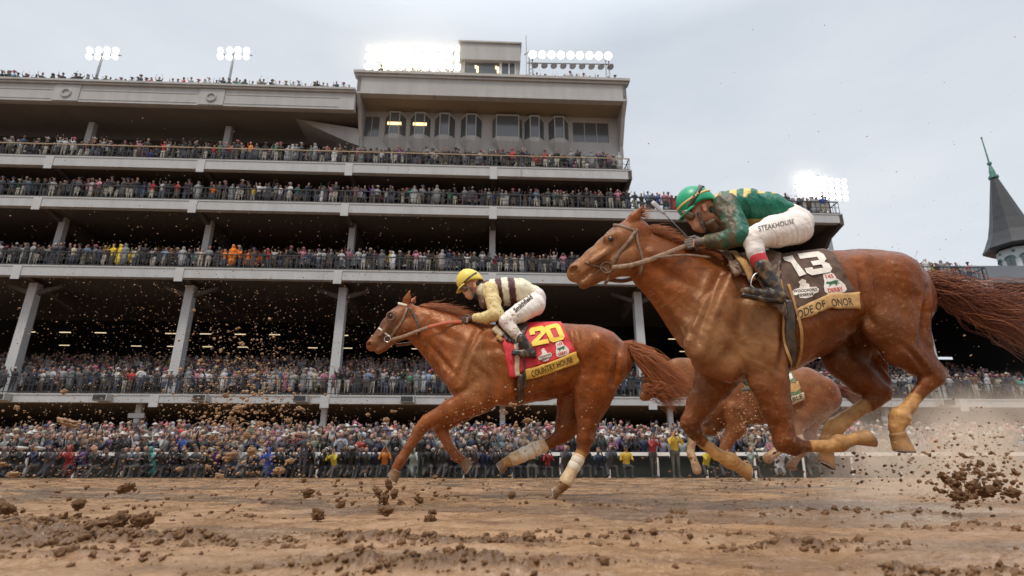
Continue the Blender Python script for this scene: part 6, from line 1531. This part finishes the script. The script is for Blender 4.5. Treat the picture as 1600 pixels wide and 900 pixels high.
# ---------------- jockey of the third horse, hidden behind the nearest horse's body
j3 = thing('person', 'jockey in dark silks riding the dusty horse behind, hidden by the nearest horse\'s body', 'jockey', (atY(1150, 700, 7.9)[0], 7.9, 0), 0, 'jockeys riding in the race')
M_dark_silk = mat('dark_silk', (.05, .08, .05), rough=.5, bump=(14, .5, .03))
dx, dy, k3 = 1155 - 800 * .70, 585 - 515 * .70, .70
def rel(g, pts, off, **kw): g.chain([(x * .70 + dx, y * .70 + dy, r * .70) for x, y, r in pts], off, **kw)
def body3(g):
    rel(g, [(739, 438, 15), (733, 446, 11), (734, 462, 6)], 0, q=.85, k=.02); rel(g, [(745, 450, 9), (768, 456, 17), (812, 457, 20), (834, 466, 18)], 0, q=1.2, k=.03)
    for sg in (-1, 1):
        rel(g, [(766, 453, 11), (776, 490, 9), (743, 497, 6), (732, 500, 6)], [sg * .15, sg * .22, sg * .1, sg * .09], q=.9, k=.02)
        rel(g, [(835, 475, 16), (791, 502, 11), (815, 530, 7), (828, 548, 6), (804, 550, 4)], [sg * .11, sg * .22, sg * .235, sg * .24, sg * .24], q=.9, k=.02)
garment(j3, 7.9, 'body', body3, M_dark_silk, .014)
# ================================================================= FLYING MUD, CLODS, SPRAY
M_clod = mat('mud_clod', (.17, .085, .034), rough=.6, spec=.3, noise=(30, .6, (.09, .042, .018)), bump=[(60, .6, .006)])
M_clodl = mat('light_mud_clod', (.34, .195, .095), rough=.5, spec=.5, noise=(30, .6, (.24, .13, .06)), bump=[(60, .6, .006)])
mrng = np.random.default_rng(9)
def clod_np(seed, sub=3, rough_=.42):
    import bmesh
    bm = bmesh.new(); bmesh.ops.create_icosphere(bm, subdivisions=sub, radius=1)
    for v in bm.verts:
        p = v.co.copy(); d = mnoise.fractal(p * 1.3 + Vector((seed * 7.1, seed, 0)), .9, 2.2, 4); d2 = mnoise.noise(p * 6 + Vector((seed, 3, 1)))
        d3 = abs(mnoise.noise(p * 3.2 + Vector((1, seed, 5)))); v.co = p * max(.25, 1 + rough_ * 1.5 * d + .30 * d2 + .35 * d3 - .15) if sub > 1 else p * max(.35, 1 + rough_ * 1.3 * d + .16 * d2)
    V = np.array([v.co[:] for v in bm.verts]); F_ = np.array([[v.index for v in f.verts] for f in bm.faces]); bm.free(); return V, F_
CL = [clod_np(i, 4) for i in range(8)]; CLs = [clod_np(i + 20, 1, .45) for i in range(6)]; CLr = [clod_np(i + 60, 2, .5) for i in range(8)]
cm = {}
def clod_mesh(i, lt):
    if (i, lt) not in cm: me = mesh_np('mud_clod', *CL[i]); me.materials.append(M_clodl if lt else M_clod); cm[(i, lt)] = me
    return cm[(i, lt)]
# flying lumps read off the photograph: x, y, size in px (w, h), distance, light?, tilt
FL = [(197, 762, 15, 7, 3.2, 0, 35), (186, 814, 13, 14, 2.6, 0, 0), (222, 813, 17, 12, 2.6, 0, 40), (148, 822, 20, 8, 2.5, 0, 10), (128, 826, 10, 9, 2.5, 0, 0), (105, 660, 18, 6, 5.0, 1, -12), (122, 789, 9, 9, 3, 0, 0), (470, 639, 11, 5, 5.2, 1, -15), (451, 657, 7, 5, 5.2, 1, 20), (482, 768, 11, 5, 3.4, 0, 0), (480, 775, 7, 4, 3.4, 0, 15),
      (590, 770, 5, 11, 4.2, 0, 20), (600, 778, 9, 10, 4.2, 0, -35), (607, 757, 5, 9, 4.4, 0, 10), (616, 772, 6, 8, 4.2, 0, 0), (628, 787, 9, 5, 4.2, 0, -30), (655, 780, 9, 5, 4.2, 0, -10), (533, 788, 8, 6, 3.4, 0, 30), (497, 804, 11, 10, 3, 0, 0), (602, 799, 12, 8, 3, 0, 10), (675, 800, 8, 5, 3, 0, 0), (672, 815, 9, 12, 2.8, 0, 0), (800, 774, 6, 6, 3.6, 0, 0),
      (10, 795, 14, 11, 2.7, 0, 0), (70, 815, 12, 8, 2.6, 0, 0), (100, 612, 6, 6, 5.0, 1, 0), (26, 637, 6, 5, 5.2, 1, 0), (372, 640, 10, 8, 5, 1, 20), (362, 655, 12, 7, 5, 1, -20), (352, 618, 7, 5, 5, 1, 0), (392, 706, 9, 9, 4.6, 1, 0), (362, 712, 14, 9, 4.6, 1, 30), (437, 735, 14, 8, 4.4, 1, 15), (455, 720, 9, 6, 4.6, 1, 0), (343, 744, 11, 6, 4.3, 1, 0), (20, 742, 14, 7, 4, 1, 10), (5, 725, 9, 5, 4, 1, 0),
      (385, 680, 8, 6, 4.8, 1, 0), (331, 684, 8, 5, 4.8, 1, 40), (318, 700, 6, 5, 4.8, 1, 0), (410, 690, 6, 5, 4.8, 1, 0), (280, 733, 7, 5, 4.4, 1, 0), (325, 730, 7, 5, 4.4, 1, 0), (800, 633, 7, 5, 4.9, 1, 0), (806, 665, 6, 5, 4.9, 1, 0), (823, 657, 8, 5, 4.9, 1, 20), (766, 663, 6, 4, 4.9, 1, 0), (790, 645, 6, 5, 4.9, 1, 0), (604, 656, 8, 6, 4.9, 1, 30), (575, 648, 5, 4, 4.9, 1, 0),
      (615, 643, 8, 3, 4.9, 1, 5), (1500, 745, 10, 8, 3.3, 0, 25), (1488, 755, 12, 8, 3.3, 0, -30), (1520, 760, 9, 9, 3.2, 0, 0), (1545, 768, 15, 9, 3.2, 0, 10), (1500, 775, 18, 10, 3.1, 0, 0), (1475, 745, 6, 9, 3.3, 0, 20), (1560, 755, 8, 6, 3.2, 0, 0), (1532, 724, 5, 5, 3.3, 0, 0), (1505, 712, 10, 4, 3.3, 1, -30), (1580, 770, 14, 8, 3.1, 0, 0), (1430, 893, 18, 7, 1.45, 0, 0), (1590, 740, 7, 5, 3.4, 1, 0)]
def where_fl(x, y):
    for lim, w_ in ((60, 'at the far left edge'), (140, 'left of the red poncho'), (260, 'below the roof light pole'), (345, 'left of the mud shower'), (420, 'inside the mud shower'), (500, 'right of the mud shower'), (560, 'left of the reaching hoof'), (640, 'under the reaching hoof'), (720, 'right of the reaching hoof'), (860, 'under the front horse'), (1440, 'below the nearest horse'), (1700, 'behind the rearmost hoof')):
        if x < lim: h_ = 'high' if y < 670 else 'mid-height' if y < 740 else 'low' if y < 790 else 'very low'; return w_, h_
lc = {}
for i, (x, y, w_, h_, Y, lt, tl) in enumerate(FL):
    p = atY(x, y, Y); k = depth(p) / FPX; pl, hh_ = where_fl(x, y); shp = 'long' if w_ > 1.5 * h_ else 'tall' if h_ > 1.3 * w_ else 'round'
    lab = '%s %s %s clod flying %s %s' % ('big' if w_ > 11 else 'small' if w_ < 7 else 'medium', 'light brown' if lt else 'dark brown', shp, hh_, pl)
    n_ = lc.get(lab, 0); lc[lab] = n_ + 1
    if n_: lab = lab + ', ' + ('second', 'third', 'fourth', 'fifth')[n_ - 1] + ' there'
    o = bpy.data.objects.new('mud_clod', clod_mesh(i % 8, lt)); COL.objects.link(o); o.location = p; f_ = .62 if lt and i != 5 else .85; o.scale = (w_ * k * f_, (w_ + h_) / 2 * k * f_, h_ * k * f_); o.rotation_euler = (0, -R(tl), 0)
    tag(o, lab, 'mud clod', 'mud clods thrown up by the hooves')
# loose lumps lying on and just over the track, and the fine shower: more than anyone could count
def scatter(name, P, S_, src, m, kind_label):
    Vs, Fs = [], []; nb = 0
    for p, s_ in zip(P, S_):
        V, F_ = src[int(mrng.integers(len(src)))]; a, b_ = mrng.uniform(0, 6.28, 2); ca, sa = math.cos(a), math.sin(a)
        q = V * (mrng.uniform(.7, 1.4), mrng.uniform(.7, 1.3), mrng.uniform(.5, 1.0)) * s_; q = np.stack([q[:, 0] * ca - q[:, 1] * sa, q[:, 0] * sa + q[:, 1] * ca, q[:, 2]], 1)
        cb, sb = math.cos(b_ * .15), math.sin(b_ * .15); q = np.stack([q[:, 0] * cb - q[:, 2] * sb, q[:, 1], q[:, 0] * sb + q[:, 2] * cb], 1)
        Vs.append(q + p); Fs.append(F_ + nb); nb += len(V)
    o = link(name, mesh_np(name, np.concatenate(Vs), np.concatenate(Fs)), m); tag(o, kind_label, 'mud', kind='stuff'); return o
P, S_ = [], []
for cx, cy, wx, wy, a in CLUMPS:
    for _ in range(int(150 * a * max(.4, wx / 110))):
        c = atZ(cx, cy); k = c[1] / FPX; X = c[0] + mrng.normal(0, wx * k * .8); Y = c[1] + mrng.normal(0, wy * .8)
        if Y < .8: continue
        z = float(track_height(np.array([X]), np.array([Y]))[0][0]); s_ = .0025 + .014 * mrng.power(.28) * min(1.3, Y / 2); P.append((X, Y, z + s_ * .15)); S_.append(s_)
for _ in range(550):
    Y = 1.2 + 12 * mrng.uniform() ** 1.6; X = mrng.uniform(-1, 1) * Y * 1.0; z = float(track_height(np.array([X]), np.array([Y]))[0][0]) * min(1, (46 - Y) / 20); s_ = .003 + .010 * mrng.power(.35) * min(2, Y / 3); P.append((X, Y, z + s_ * .15)); S_.append(s_)
scatter('mud_crumbs', P, S_, CLr, M_clod, 'loose dark mud crumbs scattered over the track')
def shower(n, gx, gy, sx, sy, Y0, Y1, r0, r1, pw=.4):
    P, S_ = [], []
    for _ in range(n):
        x = mrng.normal(gx, sx); y = mrng.normal(gy, sy); Y = mrng.uniform(Y0, Y1)
        if not (-30 < x < 1630): continue
        p = atY(x, y, Y)
        if p[2] < .02: continue
        P.append(p); S_.append((r0 + (r1 - r0) * mrng.power(pw)) * depth(p) / FPX)
    return P, S_
P, S_ = [], []
for args in ((900, 380, 665, 55, 55, 4.3, 6.5, .6, 3.2, .35), (2700, 250, 540, 200, 130, 3.5, 7, .35, 1.15, .35), (1700, 400, 600, 150, 80, 4, 7, .35, 1.3, .35), (700, 120, 690, 130, 40, 3.5, 6, .5, 2.0, .4), (500, 380, 600, 50, 50, 4.5, 6, .6, 2.6, .4),
             (300, 790, 660, 55, 35, 4.3, 5.0, .5, 2.6, .4), (700, 640, 500, 120, 100, 3, 5, .4, 1.2, .4), (420, 1180, 650, 35, 40, 6.0, 7.2, .6, 1.9, .5), (700, 1440, 680, 100, 50, 3.9, 6, .4, 1.8, .4), (600, 1520, 735, 60, 35, 3.1, 3.6, .5, 3.2, .35), (500, 1350, 480, 170, 120, 2.8, 5, .3, 1.0, .4), (60, 1300, 200, 250, 110, 2.5, 5, .4, 1.1, .4)):
    a, b_ = shower(*args); P += a; S_ += b_
scatter('mud_shower', P, S_, CLs, M_clodl, 'fine shower of light brown mud thrown up in front of the stand')
P, S_ = [], []
for args in ((300, 250, 790, 230, 28, 2.6, 3.6, .5, 4, .35), (260, 640, 780, 110, 18, 3.2, 4.8, .5, 4, .35), (300, 1530, 755, 50, 20, 3.0, 3.5, .6, 4.5, .35), (220, 1200, 735, 70, 20, 3.9, 5.5, .5, 3, .4), (150, 1350, 730, 70, 20, 3.8, 4.5, .5, 3, .4)):
    a, b_ = shower(*args); P += a; S_ += b_
scatter('mud_splash', P, S_, CLr, M_clod, 'dark mud bits splashing low over the track')
# the drifting spray behind the hooves: a real cloud of fine droplets
def cloud(name, label, lo, hi, dens, col, nscale=2.2, g_=.2, cut=.42):
    b = MB(); b.box(lo[0], hi[0], lo[1], hi[1], lo[2], hi[2]); m = bpy.data.materials.new(name); m.use_nodes = True; nt = m.node_tree; N = nt.nodes; L = nt.links; N.clear()
    o_ = N.new('ShaderNodeOutputMaterial'); v = N.new('ShaderNodeVolumePrincipled'); L.new(v.outputs[0], o_.inputs['Volume']); v.inputs['Color'].default_value = (*col, 1); v.inputs['Anisotropy'].default_value = g_
    t = N.new('ShaderNodeTexCoord'); mp = N.new('ShaderNodeMapping'); L.new(t.outputs['Generated'], mp.inputs['Vector']); mp.inputs['Location'].default_value = (-1, -1, -1); mp.inputs['Scale'].default_value = (2, 2, 2)
    ln = N.new('ShaderNodeVectorMath'); ln.operation = 'LENGTH'; L.new(mp.outputs[0], ln.inputs[0])
    mr = N.new('ShaderNodeMapRange'); mr.interpolation_type = 'SMOOTHSTEP'; L.new(ln.outputs['Value'], mr.inputs['Value']); mr.inputs['From Min'].default_value = .15; mr.inputs['From Max'].default_value = 1; mr.inputs['To Min'].default_value = 1; mr.inputs['To Max'].default_value = 0
    mu = N.new('ShaderNodeMath'); mu.operation = 'MULTIPLY'
    if nscale:
        nz = N.new('ShaderNodeTexNoise'); nz.inputs['Scale'].default_value = nscale; nz.inputs['Detail'].default_value = 3; L.new(t.outputs['Object'], nz.inputs['Vector'])
        m2 = N.new('ShaderNodeMapRange'); L.new(nz.outputs['Fac'], m2.inputs['Value']); m2.inputs['From Min'].default_value = cut; m2.inputs['From Max'].default_value = .7
        L.new(mr.outputs[0], mu.inputs[0]); L.new(m2.outputs[0], mu.inputs[1]); src_ = mu.outputs[0]
    else: src_ = mr.outputs[0]
    m3 = N.new('ShaderNodeMath'); m3.operation = 'MULTIPLY'; L.new(src_, m3.inputs[0]); m3.inputs[1].default_value = dens; L.new(m3.outputs[0], v.inputs['Density'])
    o = b.build(name, m); tag(o, label, 'spray', kind='stuff'); return o
cloud('spray', 'brown spray and mist drifting behind the hooves of the nearest horse', (1.9, 3.9, -.8), (7.6, 6.6, 1.15), 3.3, (.98, .85, .71), nscale=1.6, g_=.1, cut=.42)
cloud('mist', 'added mist volume making the glow round the floodlights on the tower', (-18, 34.0, 25), (2, 44, 41), .07, (.99, .97, .93), 0, .72)  # thin volume added so that the tower lamps bloom
cloud('lamp_glow_mist', 'added mist making the glow round the floodlights above the right end of the stand', (24.5, 46, 24.5), (33.5, 54, 33), .09, (.995, .99, .98), 0, .72)  # second added volume, for the bloom of the right-hand lamps
